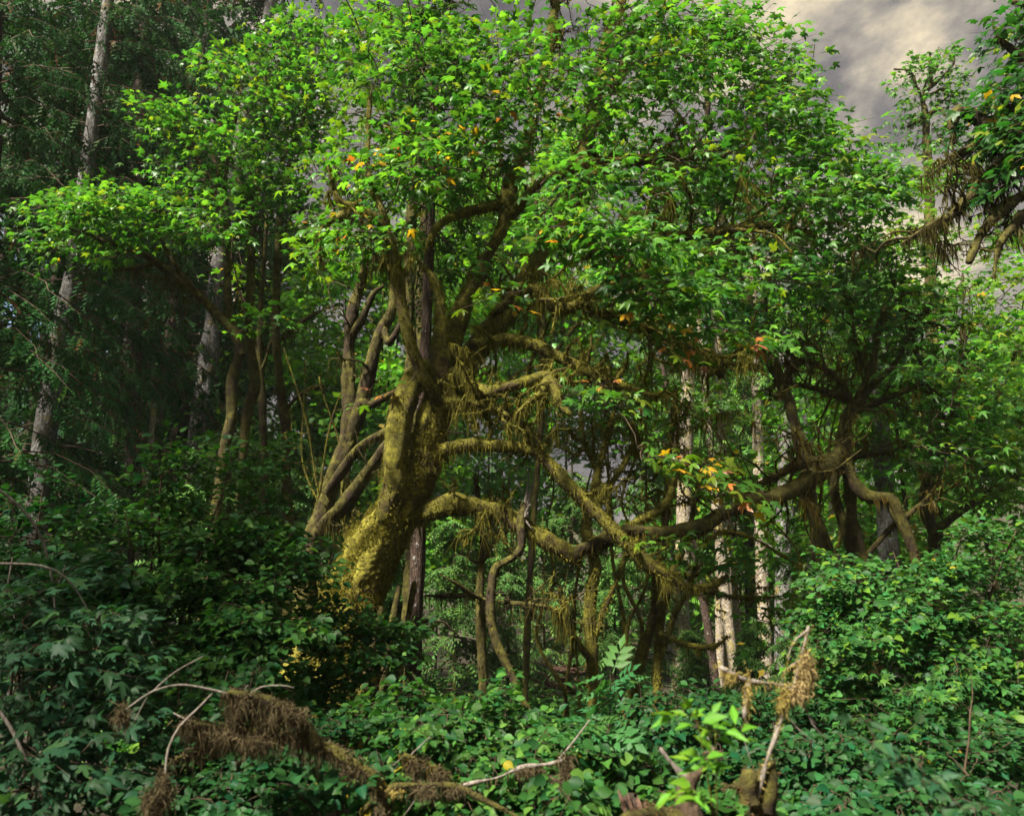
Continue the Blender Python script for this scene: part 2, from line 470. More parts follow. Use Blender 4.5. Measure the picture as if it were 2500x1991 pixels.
TPL['fern'] = feather(12, 0.22, 0.06, 0.5)
def pinnate():
    v, f = [], []
    o, ft = TPL['oval']
    spots = [(0, 0.62, 0)] + [(s, y, s * 62) for y in (0.14, 0.32, 0.50) for s in (-1, 1)]
    for s, y, a in spots:
        ca, sa = math.cos(math.radians(a)), math.sin(math.radians(a))
        b = len(v)
        for q in o:
            x_, y_ = q[0] * 0.40, q[1] * 0.40
            v.append((x_ * ca + y_ * sa, y - x_ * sa + y_ * ca, q[2] * 0.35 - 0.25 * y * y))
        f += [tuple(b + i for i in t) for t in ft]
    b = len(v)
    v += [(-0.012, 0, 0), (0.012, 0, 0), (0, 0.7, -0.13)]; f.append((b, b + 1, b + 2))
    return np.array(v, float), np.array(f)
TPL['pinnate'] = pinnate()

def frames(d, n):
    d = nrmz(d); x = nrmz(np.cross(d, n)); n = np.cross(x, d)
    return x, d, n
def add_leaves(mb, tpl, pos, d, n, size, cols, vein=0.16):
    v, f = TPL[tpl]
    x, y, z = frames(d, n)
    s = size[:, None, None]
    m = len(pos)
    sx = rng.uniform(0.72, 1.05, (m, 1, 1)); sz = rng.uniform(0.3, 2.6, (m, 1, 1)); tw = rng.normal(0, 0.16, (m, 1, 1))
    V = pos[:, None] + s * (sx * v[None, :, 0:1] * x[:, None] + v[None, :, 1:2] * y[:, None] + (sz * v[None, :, 2:3] + tw * v[None, :, 0:1] * v[None, :, 1:2] * 2) * z[:, None])
    k = len(v)
    Fc = (np.arange(len(pos))[:, None, None] * k + f[None]).reshape(-1, 3)
    sh = 1 - vein * np.abs(v[:, 0]) / max(np.abs(v[:, 0]).max(), 1e-6)
    mb.add(V.reshape(-1, 3), Fc, (cols[:, None] * sh[None, :, None]).reshape(-1, 3))
_lm = {}
def leaf_mesh(tpl, col, mat):
    key = (tpl, tuple(np.round(col, 3)), mat.name)
    if key not in _lm:
        b = MB(); z = np.zeros((1, 3))
        add_leaves(b, tpl, z, np.array([[0, 1.0, 0]]), np.array([[0, 0, 1.0]]), np.ones(1), np.array([col]))
        _lm[key] = b.mesh('leaf', mat, smooth=False)
    return _lm[key]
def palette(base, n=7, jit=0.22, extra=()):
    r = np.random.default_rng(int(base[1] * 9999) + n)
    cs, ps = [], []
    for i in range(n):
        k = np.exp(r.normal(0, jit)); h = r.normal(0.01, 0.075)
        cs.append((base[0] * k * (1 + 3 * h), base[1] * k, base[2] * k * (1 - 2 * h))); ps.append(1.0)
    tot = sum(ps)
    for c, p in extra:
        cs.append(c); ps.append(p * tot)
    ps = np.array(ps); return np.clip(np.array(cs), 0.002, 0.9), ps / ps.sum()
YEL = ((0.50, 0.30, 0.02), 0.030); ORA = ((0.36, 0.12, 0.03), 0.016); LIM = ((0.17, 0.24, 0.02), 0.06)
PAL = dict(
    maple=palette((0.053, 0.152, 0.021), 9, 0.28, (YEL, ORA, LIM)),
    maple_autumn=palette((0.062, 0.165, 0.016), 7, 0.28, (((0.50, 0.30, 0.02), 0.12), ((0.40, 0.14, 0.03), 0.10), ((0.26, 0.10, 0.05), 0.05), LIM)),
    maple_dark=palette((0.026, 0.105, 0.016), 8, 0.25, (YEL, LIM)),
    maple_lime=palette((0.085, 0.200, 0.018), 8, 0.25, (YEL, LIM)),
    hazel=palette((0.025, 0.100, 0.022), 8, 0.25, (((0.30, 0.26, 0.02), 0.012), ((0.09, 0.20, 0.03), 0.08))),
    hazel_shaded=palette((0.018, 0.070, 0.018), 8, 0.25, (((0.35, 0.27, 0.02), 0.02),)),  # hazel darkened for the dim lower shrubs, shade put into the leaf colour
    vine=palette((0.030, 0.108, 0.024), 8, 0.25, (((0.10, 0.20, 0.02), 0.10),)),
    blue=palette((0.025, 0.084, 0.037), 8, 0.22, (((0.30, 0.24, 0.02), 0.012),)),
    bright=palette((0.12, 0.27, 0.02), 5, 0.15),
    elder=palette((0.05, 0.17, 0.05), 5, 0.15),
    spruce=palette((0.018, 0.070, 0.014), 7, 0.30, (((0.12, 0.055, 0.02), 0.03),)),
    hemlock=palette((0.065, 0.150, 0.035), 7, 0.28),
    far=palette((0.085, 0.22, 0.024), 8, 0.28, (((0.30, 0.22, 0.03), 0.02),)),
)
def sprays(cen, ax, K, Ln, W, size, droop=0.25, tilt=0.45):
    """leaves set out in flat layered sprays, one twig to a spray"""
    m = len(cen)
    up = np.array([0, 0, 1.0])
    ax = nrmz(ax); sd = nrmz(np.cross(ax, up) + 1e-4)
    s = np.linspace(0.05, 1, K)[None] + rng.normal(0, 0.05, (m, K))
    sg = np.where(np.arange(K) % 2 == 0, 1, -1)[None] * np.ones((m, 1))
    sg[:, -1] = 0
    wd = W * rng.uniform(0.25, 1.0, (m, K)) * (1 - 0.35 * s) * sg
    ln = (Ln * rng.uniform(0.75, 1.25, (m, 1)))
    pos = cen[:, None] + ax[:, None] * ((s - 0.5) * ln)[..., None] + sd[:, None] * wd[..., None]
    pos[..., 2] += -droop * ln * s ** 2 - 0.25 * droop * np.abs(wd) + rng.normal(0, 0.05 * Ln, (m, K))
    d = sd[:, None] * (sg * 0.9)[..., None] + ax[:, None] * (0.25 + 0.8 * s)[..., None] + rng.normal(0, 0.25, (m, K, 3))
    d[..., 2] += -0.30
    n = up + np.array([-0.22, -0.42, 0.0]) + rng.normal(0, tilt, (m, K, 3)) + ax[:, None] * 0.15      # leaves turn towards the open, lit side
    sz = size * rng.uniform(0.45, 1.3, (m, K))
    return pos.reshape(-1, 3), d.reshape(-1, 3), n.reshape(-1, 3), sz.ravel(), cen - ax * ln * 0.5, cen + ax * ln * 0.45 - up * droop * ln * 0.85
class Nodes:
    def __init__(s):
        s.a = np.zeros((4000, 3)); s.n = 0
    def add(s, p):
        p = np.asarray(p).reshape(-1, 3)
        while s.n + len(p) > len(s.a):
            s.a = np.concatenate([s.a, np.zeros_like(s.a)])
        s.a[s.n:s.n + len(p)] = p; s.n += len(p)
    def near(s, q):
        d = ((s.a[:s.n] - q) ** 2).sum(1)
        i = int(d.argmin()); return s.a[i], math.sqrt(d[i])
def connect(mb, nodes, A, B, r0=0.005, k=3):
    """twigs that branch from the limbs, and from each other, out to every spray"""
    d0 = np.array([nodes.near(a)[1] for a in A])
    for i in np.argsort(d0):
        p, d = nodes.near(A[i])
        mid = (p + A[i]) / 2 + rng.normal(0, 0.06 * d + 0.01, 3) + np.array([0, 0, 0.10 * d])
        q = (A[i] * 2 + mid) / 3 + rng.normal(0, 0.03 * d, 3)
        rr = r0 + 0.0045 * d
        pts = np.stack([p, (p + mid) / 2 + rng.normal(0, 0.03 * d, 3), mid, q, A[i], B[i]])
        if r0 < 0.003:
            tube(mb, pts[[0, 2, 4, 5]], [rr * 1.6, rr * 1.1, rr * 0.85, rr * 0.4], k=k, step=9)
        else:
            tube(mb, pts, [rr * 1.6, rr * 1.3, rr * 1.1, rr, rr * 0.85, rr * 0.4], k=k, step=9)
        nodes.add(pts[1:5]); nodes.add((pts[2] + pts[3]) / 2)
def crown_points(cl):
    pts = []
    for (u, v, Y, ru, rv, rY, n) in cl:
        b = nrmz(rng.normal(size=(n, 3))) * rng.uniform(0.05, 1, (n, 1)) ** (1 / 2.4)
        pts.append(Pv(u + b[:, 0] * ru, v + b[:, 1] * rv, Y + b[:, 2] * rY))
    return np.concatenate(pts)
LEAFN = [0]
def foliage(root, base, cl, nodes, pal='maple', tpl='maple', K=13, Ln=0.8, W=0.42, size=0.19, droop=0.25, tilt=0.45,
            mat='leaf', singles=0, twig=True, centre=None, autumn_cut=0.6, gap=None, twig_mat='twig', part='crown', r0=0.005, min_z=None):
    """crown of sprays: the leaves that show largest are parts of their own, the rest one part"""
    cen = crown_points(cl)
    if min_z is not None:
        cen = cen[cen[:, 2] > min_z]
    if gap is not None:
        cen = cen[nz(cen * [1, 1, 2.4], 1.9, 19) > gap]
    ct = np.asarray(base if centre is None else centre, float)
    ax = cen - ct; ax[:, 2] *= 0.15
    ax = nrmz(ax) + rng.normal(0, 0.55, ax.shape) * [1, 1, 0.25]
    pos, d, n, sz, A, B = sprays(cen, ax, K, Ln, W, size, droop, tilt)
    if twig:
        tb = MB(); connect(tb, nodes, A, B, r0)
        tb.build('twigs', M[twig_mat], root, base, kind='stuff')
    pc, pp = PAL[pal]
    # colours drift from branch to branch, yellow leaves come in small groups
    ci = rng.choice(len(pc), len(pos), p=pp)
    autumn = (pc[ci][:, 0] > 0.28) & (nz(pos, 1.5, 17) < autumn_cut)
    ci[autumn] = rng.integers(0, 5, int(autumn.sum()))
    keep = np.ones(len(pos), bool)
    if singles:
        ok, dd = in_frame(pos)
        score = np.where(ok, sz / dd, 0)
        pick = np.argsort(-score)[:singles]; pick = pick[score[pick] > 0]
        keep[pick] = False
        x, y, z = frames(d[pick], n[pick])
        for j, i in enumerate(pick):
            me = leaf_mesh(tpl, pc[ci[i]], M[mat])
            o = bpy.data.objects.new('leaf', me)
            s = sz[i]
            o.matrix_basis = Matrix(((x[j][0] * s, y[j][0] * s, z[j][0] * s, pos[i][0] - base[0]), (x[j][1] * s, y[j][1] * s, z[j][1] * s, pos[i][1] - base[1]),
                                     (x[j][2] * s, y[j][2] * s, z[j][2] * s, pos[i][2] - base[2]), (0, 0, 0, 1)))
            o.parent = root
            COL.objects.link(o); LEAFN[0] += 1
    mb = MB()
    cols = pc[ci] * np.exp(rng.normal(0, 0.12, (len(pos), 1)))
    add_leaves(mb, tpl, pos[keep], d[keep], n[keep], sz[keep], cols[keep])
    mb.build(part, M[mat], root, base, smooth=False, kind='stuff')
    return cen
def W_(pts):
    """traced (u, v, Y, width in pixels) -> world points and radii"""
    p = np.array([P(a[0], a[1], a[2]) for a in pts])
    r = np.array([a[3] / 2 / F * depth(a[1], a[2]) for a in pts])
    return p, r
def plant(name, label, cat, limbs, crown=(), base=None, group=None, limb_mat='mossy_limb', trunk_mat=None, moss=None, lump=0.02, wig=0.02,
          k=12, step=0.06, tangle=None, fol=None, trunk_name='trunk', limb_name='limb', more=()):
    """a tree: traced trunk and limbs, moss, small mossy branches, twigs and leaves"""
    p0, r0 = W_(limbs[0])
    if base is None:
        base = np.array([p0[0][0], p0[0][1], float(ground_z(p0[0][0], p0[0][1]))])
    base = np.asarray(base, float)
    root = thing(name, label, cat, base, group)
    nodes = Nodes(); mossb = MB()
    for i, lb in enumerate(limbs):
        p, r = W_(lb)
        g = float(ground_z(p[0][0], p[0][1]))
        if (i == 0 or limb_name == 'stem') and p[0][2] > g + 0.03:                        # carry the stem down into the ground
            q = p[0] - (p[1] - p[0]) * [0.3, 0.3, 0]; q[2] = g - 0.08
            p = np.concatenate([[q], p]); r = np.concatenate([[r[0] * 1.15], r])
        if i > 0 and r[-1] > 0.05 and p[-1][2] < 2.2 and r[-1] > 0.9 * r[0]:              # stems traced from the top down
            q = p[-1] + (p[-1] - p[-2]) * [0.4, 0.4, 0]; q[2] = float(ground_z(q[0], q[1])) - 0.08
            p = np.concatenate([p, [q]]); r = np.concatenate([r, [r[-1] * 1.15]])
        mb = MB()
        big = r.max() > 0.12
        huge = r.max() > 0.3
        T = tube(mb, p, r, k=(72 if huge else 26 if big else k), step=(0.021 if huge else 0.04 if big else step), lump=(lump * 3 if huge else lump * 2 if big else lump), wig=wig * (0 if i == 0 else 1), seed=i,
                 ridge=0.10 if big else 0.0, fine=(0.003 if huge else 0.0025 if big else 0.0), fiss=(0.045 if huge else 0.02 if big else 0.0))
        lo = mb.build(trunk_name if i == 0 else limb_name, M[(trunk_mat or limb_mat) if i == 0 else limb_mat], root, base)
        if moss:
            mb = MB(); moss_on(mb, T, **(dict(moss, fuzz=moss['fuzz'] * 5, hang=20) if huge else moss))
            mb.build('moss', M['moss'], lo, base, smooth=False, kind='stuff')
        if i > 0 or len(limbs) < 3:
            nodes.add(T['c'][::2])
        if i == 0:
            nodes.add(T['c'][len(T['c']) // 2::3])
    if tangle:
        tb = MB()
        for (li, s0, s1, n, ln, rr) in tangle:
            c, r = resample(*W_(limbs[li]), 0.08)
            t = nrmz(np.gradient(c, axis=0))
            for j in range(n):
                i = int(np.clip(rng.uniform(s0, s1), 0, 0.999) * len(c))
                d = nrmz(np.cross(t[i], rng.normal(size=3)) + t[i] * 0.5 + np.array([0.1, 0, rng.uniform(-0.7, 0.55)]))
                l_ = ln * rng.uniform(0.5, 1.3)
                pts = [c[i]]
                for q in range(4):
                    d = nrmz(d + rng.normal(0, 0.42, 3) + np.array([0, 0, 0.10]))
                    pts.append(pts[-1] + d * l_ / 4)
                r_ = rr * rng.uniform(0.6, 1.2)
                T = tube(tb, pts, [r_, r_ * 0.9, r_ * 0.75, r_ * 0.55, r_ * 0.3], k=6, step=0.12, lump=0.006, freq=25)
                nodes.add(T['c'][2::2])
                if moss:
                    mm = dict(moss); mm['hang'] = mm.get('hang', 40) * 0.55; mm['fuzz'] = mm.get('fuzz', 100) * 0.6
                    moss_on(mossb, T, **mm)
                for q in range(2):
                    if rng.random() < 0.75:
                        a = pts[rng.integers(1, 4)]; d2 = nrmz(d + rng.normal(0, 0.8, 3)); l2 = l_ * 0.5
                        T = tube(tb, [a, a + d2 * l2 * 0.5 + rng.normal(0, 0.04, 3), a + d2 * l2 + rng.normal(0, 0.08, 3)], [r_ * 0.6, r_ * 0.45, r_ * 0.2], k=5, step=0.1)
                        nodes.add(T['c'][1::2])
                        if moss:
                            moss_on(mossb, T, **mm)
        to = tb.build('branch_tangle', M[limb_mat], root, base, kind='stuff')
        mossb.build('moss', M['moss'], to, base, smooth=False, kind='stuff')
    if len(crown):
        foliage(root, base, crown, nodes, **(fol or {}))
    for extra in more:
        foliage(root, base, extra[0], nodes, **extra[1])
    return root, base, nodes
def conifer(name, label, pts, z0, z1, blen, nb, pal='spruce', bark='grey_bark', droop=0.55, rise=0.10, twigs=26, tpl='frond', tw=0.42, stubs=0, hang=0.5, group=None,
            side=None, cat='conifer', k=14, top_taper=True, base=None, extra_top=None, bare=()):
    """a straight trunk with drooping boughs of needles"""
    p, r = W_(pts) if not isinstance(pts, dict) else (np.array(pts['p'], float), np.array(pts['r'], float))
    if extra_top is not None:
        d = nrmz(p[-1] - p[-2]); p = np.concatenate([p, [p[-1] + d * extra_top]]); r = np.concatenate([r, [r[-1] * 0.35]])
    gz = float(ground_z(p[0][0], p[0][1]))
    if p[0][2] > gz + 0.02:
        d = nrmz(p[1] - p[0]); s = (p[0][2] - gz + 0.15) / max(d[2], 0.3)
        p = np.concatenate([[p[0] - d * s], p]); r = np.concatenate([[r[0] * 1.25], r])
    base = p[0].copy()
    root = thing(name, label, cat, base, group)
    mb = MB(); T = tube(mb, p, r, k=k, step=0.36, lump=0.012, ridge=0.05)
    mb.build('trunk', M[bark], root, base)
    c, rr = T['c'], T['r']
    if stubs:
        sb = MB()
        for j in range(stubs):
            i = rng.integers(3, int(len(c) * 0.9)); a = rng.uniform(0, 6.28)
            d = np.array([math.cos(a), math.sin(a), rng.uniform(-0.5, 0.1)]); l_ = rng.uniform(0.3, 1.2)
            tube(sb, [c[i] + d * rr[i] * 0.6, c[i] + d * l_ * 0.5 + rng.normal(0, 0.04, 3), c[i] + d * l_ + [0, 0, -0.25 * l_]], [0.022, 0.015, 0.006], k=5, step=0.2)
        sb.build('dead_stubs', M['twig'], root, base, kind='stuff')
    if nb:
        bb = MB(); P_, D_, N_, S_ = [], [], [], []
        zc = c[:, 2]
        for j in range(nb):
            z = rng.uniform(z0, z1)
            i = int(np.abs(zc - z).argmin())
            o = c[i] + [0, 0, z - zc[i]]
            a = rng.uniform(0, 6.28) if side is None else rng.uniform(*side)
            f = (z - z0) / max(z1 - z0, 0.1)
            l_ = blen * ((1.0 - 0.75 * f) if top_taper else 1.0) * rng.uniform(0.65, 1.15)
            d = np.array([math.cos(a), math.sin(a), 0.0])
            s = np.linspace(0, 1, 6)[:, None]
            bp = o + d * l_ * s + np.array([0, 0, 1.0]) * l_ * (rise * s - droop * s ** 2) + rng.normal(0, 0.03 * l_, (6, 3)) * s
            tube(bb, bp, np.linspace(0.020, 0.005, 6) * (0.6 + 0.25 * l_), k=3, step=9)
            n = max(4, int(twigs * rng.uniform(0.7, 1.2)))
            q = rng.uniform(0.12, 1.0, n) ** 0.85
            x = q * 5; i0 = np.minimum(x.astype(int), 4); fr = (x - i0)[:, None]
            pos = bp[i0] * (1 - fr) + bp[i0 + 1] * fr
            sd = np.array([-d[1], d[0], 0]); sg = rng.choice([-1, 1], n)[:, None]
            dd = sd * sg * rng.uniform(0.2, 1.0, (n, 1)) + d * rng.uniform(0.2, 0.9, (n, 1)) + np.array([0, 0, -1.0]) * hang * rng.uniform(0.2, 1.6, (n, 1))
            P_.append(pos); D_.append(dd); S_.append(tw * (1.1 - 0.5 * q) * rng.uniform(0.6, 1.4, n))
            N_.append(np.array([0, 0, 1.0]) + d * 0.4 + rng.normal(0, 0.35, (n, 3)))
        P_, D_, N_, S_ = map(np.concatenate, (P_, D_, N_, S_))
        bb.build('boughs', M['twig'], root, base, kind='stuff')
        pc, pp = PAL[pal]
        cols = pc[rng.choice(len(pc), len(P_), p=pp)] * np.exp(0.25 * nz(P_, 0.9, 8)[:, None])
        fb = MB(); add_leaves(fb, tpl, P_, D_, N_, S_, cols, vein=-0.25)
        fb.build('crown', M['needle'], root, base, smooth=False, kind='stuff')
    return root

# ================================================================== THE SETTING
def build_ground():
    xs = np.concatenate([np.linspace(-110, -16, 32), np.linspace(-15, 15, 51), np.linspace(16, 110, 32)])
    ys = np.concatenate([np.linspace(-30, -1, 12), np.linspace(0, 36, 61), np.linspace(37, 170, 46)])
    X, Y = np.meshgrid(xs, ys)
    Z = ground_z(X, Y)
    v = np.stack([X, Y, Z], -1).reshape(-1, 3)
    nx = len(xs); i = np.arange(len(ys) - 1)[:, None] * nx; j = np.arange(nx - 1)[None]
    q = np.stack([i + j, i + j + 1, i + nx + j + 1, i + nx + j], -1).reshape(-1, 4)
    mb = MB(); mb.add(v, np.concatenate([q[:, [0, 1, 2]], q[:, [0, 2, 3]]]), (0.05, 0.04, 0.02))
    o = mb.build('ground', M['ground']); o['kind'] = 'structure'
build_ground()

def woodland(name, label, spots, hs, pal, tpl, size, per, trunk_r, trunk_mat, mat='leaf', rad=(2.0, 3.5), lift=0.12, limit=False):
    """a far wood that reads as one mass"""
    fb, tb = MB(), MB()
    pc, pp = PAL[pal]
    for (x, y) in spots:
        big = 1.0 if not limit or y < 25 else 1.25 if y < 34 else 1.65
        h = rng.uniform(*hs) * (top_limit(x, y) if limit else 1); z = float(ground_z(x, y)); R = rng.uniform(*rad) * big
        tube(tb, [[x, y, z - 0.3], [x + rng.normal(0, .2), y, z + h * 0.5], [x + rng.normal(0, .4), y, z + h * 0.92]], [trunk_r, trunk_r * 0.7, 0.03], k=7, step=2)
        m = int(per * (1.6 if big > 1 else 1))
        nb = 26
        q = rng.uniform(lift, 1, nb) ** 0.9
        a = rng.uniform(0, 6.28, nb)
        Rz = R * (np.sin(np.pi * np.clip(q, 0.05, 0.97)) ** 0.6 if tpl == 'far' else (1.12 - q)) * rng.uniform(0.45, 1.05, nb)
        bc = np.stack([x + np.cos(a) * Rz, y + np.sin(a) * Rz, z + q * h], -1)
        idx = rng.integers(0, nb, m)
        pos = bc[idx] + rng.normal(0, 1, (m, 3)) * [R * 0.24, R * 0.24, R * 0.13]
        d = pos - [x, y, 0]; d[:, 2] = 0
        d = nrmz(d) + rng.normal(0, 0.5, (m, 3)); d[:, 2] -= 0.35
        n = np.array([0, 0, 1.0]) + rng.normal(0, 0.45, (m, 3))
        cols = pc[rng.choice(len(pc), m, p=pp)] * np.exp(rng.normal(0, 0.14))
        add_leaves(fb, 'far_kite' if big > 1 else tpl, pos, d, n, size * big * rng.uniform(0.6, 1.3, m), cols)
    o = fb.build(name, M[mat], smooth=False, kind='stuff'); tag(o, label, 'woodland')
    t = tb.build('trunks', M[trunk_mat], o, kind='stuff')
def top_limit(x, y):
    """how tall a tree may stand and still leave the open sky of the upper right free"""
    s = x / y
    return (0.60 if y < 30 else 0.80 if s < 0.27 else 0.66 if s < 0.32 else 0.52) * y + 1.5
sp = []
for y, s0, s1, n in ((26.0, -0.35, -0.14, 5), (30.0, -0.34, -0.12, 5), (37.0, -0.10, 0.46, 10), (43.0, -0.10, 0.48, 10), (18.0, 0.46, 0.74, 5), (23.0, 0.43, 0.74, 6)):
    for x in np.linspace(s0 * y, s1 * y, n):
        sp.append((x + rng.normal(0, 0.5), y + rng.normal(0, 0.7)))
woodland('sunlit_maple_wood', 'bright sunlit green maple wood closing the view behind the mossy trees', sp, (0.72, 1.0), 'far', 'far', 0.255, 2050, 0.07, 'brown_limb', rad=(1.6, 2.4), lift=0.07, limit=True)
sp = [(x + rng.normal(0, 1.0), y + rng.normal(0, 1.5)) for y in (62,) for x in np.linspace(-0.85 * y, 0.85 * y, 14)]
woodland('distant_conifer_wood', 'far blue green conifer slope behind the maple wood', sp, (17, 28), 'hemlock', 'frond_far', 1.5, 330, 0.25, 'grey_bark', 'needle', (2.0, 3.2))
sp = [(x + rng.normal(0, 0.8), y + rng.normal(0, 1.2)) for y in (27, 32, 38) for x in np.linspace(-0.80 * y, -0.36 * y, 7)]
woodland('dark_spruce_wood', 'dark spruce wood closing the view on the left behind the grey trunks', sp, (24, 34), 'spruce', 'frond_far', 1.3, 560, 0.25, 'dark_bark', 'needle', (2.2, 3.2), lift=0.02)

def undergrowth():
    fb = MB()
    n = 2400
    Y = rng.uniform(9.5, 32, n) ** 1.0; X = rng.uniform(-0.72, 0.72, n) * (Y + 1)
    keep = nz(np.stack([X, Y, X * 0], -1), 0.9, 14) > -0.55
    X, Y = X[keep], Y[keep]; n = len(X); Z = ground_z(X, Y)
    hgt = np.clip(0.35 + 0.45 * nz(np.stack([X, Y, X * 0], -1), 0.7, 15), 0.12, 1.0)
    pc, pp = PAL['hazel']
    for kk in range(7):
        pos = np.stack([X + rng.normal(0, .25, n), Y + rng.normal(0, .25, n), Z + hgt * rng.uniform(0.1, 1.15, n)], -1)
        d = rng.normal(0, 1, (n, 3)); d[:, 2] = -0.25
        add_leaves(fb, 'oval', pos, d, np.array([0, 0, 1.0]) + rng.normal(0, .35, (n, 3)), rng.uniform(0.10, 0.19, n), pc[rng.choice(len(pc), n, p=pp)])
    # low cover between and under the near shrubs
    n = 1500; Y = rng.uniform(1.2, 10, n); X = rng.uniform(-1.0, 1.0, n) * (Y * 0.75 + 2.5); Z = ground_z(X, Y)
    for kk in range(4):
        pos = np.stack([X + rng.normal(0, .2, n), Y + rng.normal(0, .2, n), Z + rng.uniform(0.05, 0.5, n)], -1)
        d = rng.normal(0, 1, (n, 3)); d[:, 2] = -0.2
        add_leaves(fb, 'oval', pos, d, np.array([0, 0, 1.0]) + rng.normal(0, .35, (n, 3)), rng.uniform(0.07, 0.13, n), pc[rng.choice(len(pc), n, p=pp)])
    # sword ferns in between
    m = 280; fy = rng.uniform(10, 27, m); fx = rng.uniform(-0.5, 0.6, m) * fy
    pc, pp = PAL['vine']
    for kk in range(9):
        a = rng.uniform(0, 6.28, m)
        d = np.stack([np.cos(a), np.sin(a), np.full(m, 0.75)], -1)
        pos = np.stack([fx, fy, ground_z(fx, fy) + 0.03], -1)
        add_leaves(fb, 'fern', pos, d, np.stack([-np.cos(a) * .7, -np.sin(a) * .7, np.ones(m)], -1), rng.uniform(0.5, 1.0, m), pc[rng.choice(len(pc), m, p=pp)])
    o = fb.build('undergrowth', M['shrub_leaf'], smooth=False, kind='stuff')
    tag(o, 'low green leafy ground cover and ferns on the shaded forest floor', 'undergrowth')
undergrowth()

# ================================================================== CONIFERS ON THE LEFT
conifer('spruce_tree', 'tall grey spruce with drooping dark boughs near the left edge', [(87, 1300, 18, 52), (111, 1049, 18, 50), (140, 874, 18, 46), (181, 641, 18, 40), (210, 431, 18, 34), (250, 117, 18, 30), (265, 0, 18, 26)],
        3.0, 20.0, 3.0, 190, side=(-0.55, 3.7), stubs=40, twigs=34, tw=0.55, top_taper=False, hang=1.0, droop=0.5, extra_top=5.0)
conifer('spruce_tree', 'grey fluted spruce trunk leaning behind the slim mossy maples', [(495, 1010, 25, 56), (513, 845, 25, 44), (533, 670, 25, 38), (559, 507, 25, 34), (600, 270, 25, 30), (650, 64, 25, 28), (661, 0, 25, 26)],
        9.5, 28, 3.6, 130, side=(-0.55, 3.7), stubs=30, twigs=34, tw=0.6, top_taper=False, hang=0.9, droop=0.5, extra_top=6.0)
conifer('spruce_tree', 'dense dark spruce curtain just right of the grey left edge trunk', [(330, 1330, 21, 44), (325, 900, 21, 40), (335, 500, 21, 34), (345, 0, 21, 24)],
        1.2, 23, 3.4, 240, stubs=0, twigs=36, tw=0.6, top_taper=False, hang=1.3, droop=0.7, bark='dark_bark', extra_top=5.0)
conifer('spruce_tree', 'nearly black spruce standing at the far left border', [(-40, 1400, 15, 44), (-30, 900, 15, 40), (-20, 400, 15, 36), (-10, 0, 15, 30)],
        0.8, 17, 3.3, 220, stubs=0, twigs=36, tw=0.5, top_taper=False, hang=0.9, droop=0.5, bark='dark_bark', extra_top=6.0)
conifer('spruce_tree', 'dark spruce whose hanging boughs fill the upper left between two grey trunks', [(440, 1200, 28, 40), (445, 700, 28, 36), (455, 200, 28, 30), (460, -200, 28, 22)],
        4, 30, 3.8, 210, stubs=0, twigs=34, tw=0.65, top_taper=False, hang=1.1, droop=0.6, bark='dark_bark', extra_top=3.0)
conifer('fir_tree', 'near fir with flat green boughs reaching in at the upper left corner', dict(p=[(-6.7, 2.3, -0.1), (-6.65, 2.3, 4), (-6.6, 2.3, 8), (-6.55, 2.3, 12.5)], r=[0.30, 0.26, 0.19, 0.05]),
        4.6, 12.0, 4.4, 100, pal='spruce', twigs=46, tw=0.36, top_taper=True, hang=0.35, droop=0.28, bark='dark_bark', tpl='fir_spray')
def snag():
    p, r = W_([(352, 1290, 20, 18), (360, 1160, 20, 17), (370, 1050, 20, 15), (376, 975, 20, 12)])
    p[0][2] = float(ground_z(p[0][0], p[0][1])) - 0.1
    root = thing('dead_snag', 'pale barkless broken snag with orange rot in front of dark spruces', 'dead tree', p[0])
    mb = MB(); tube(mb, p, r, k=12, step=0.1, lump=0.02, ridge=0.12); mb.build('trunk', M['pale_bark'], root, p[0])
    mb = MB()
    for j in range(5):
        a = p[-1] + [rng.normal(0, 0.03), rng.normal(0, .03), -0.1]
        tube(mb, [a, a + [rng.normal(0, .02), 0, rng.uniform(.15, .35)]], [0.03, 0.004], k=4, step=0.1)
    mb.build('splintered_top', M['rotten'], root, p[0])
snag()

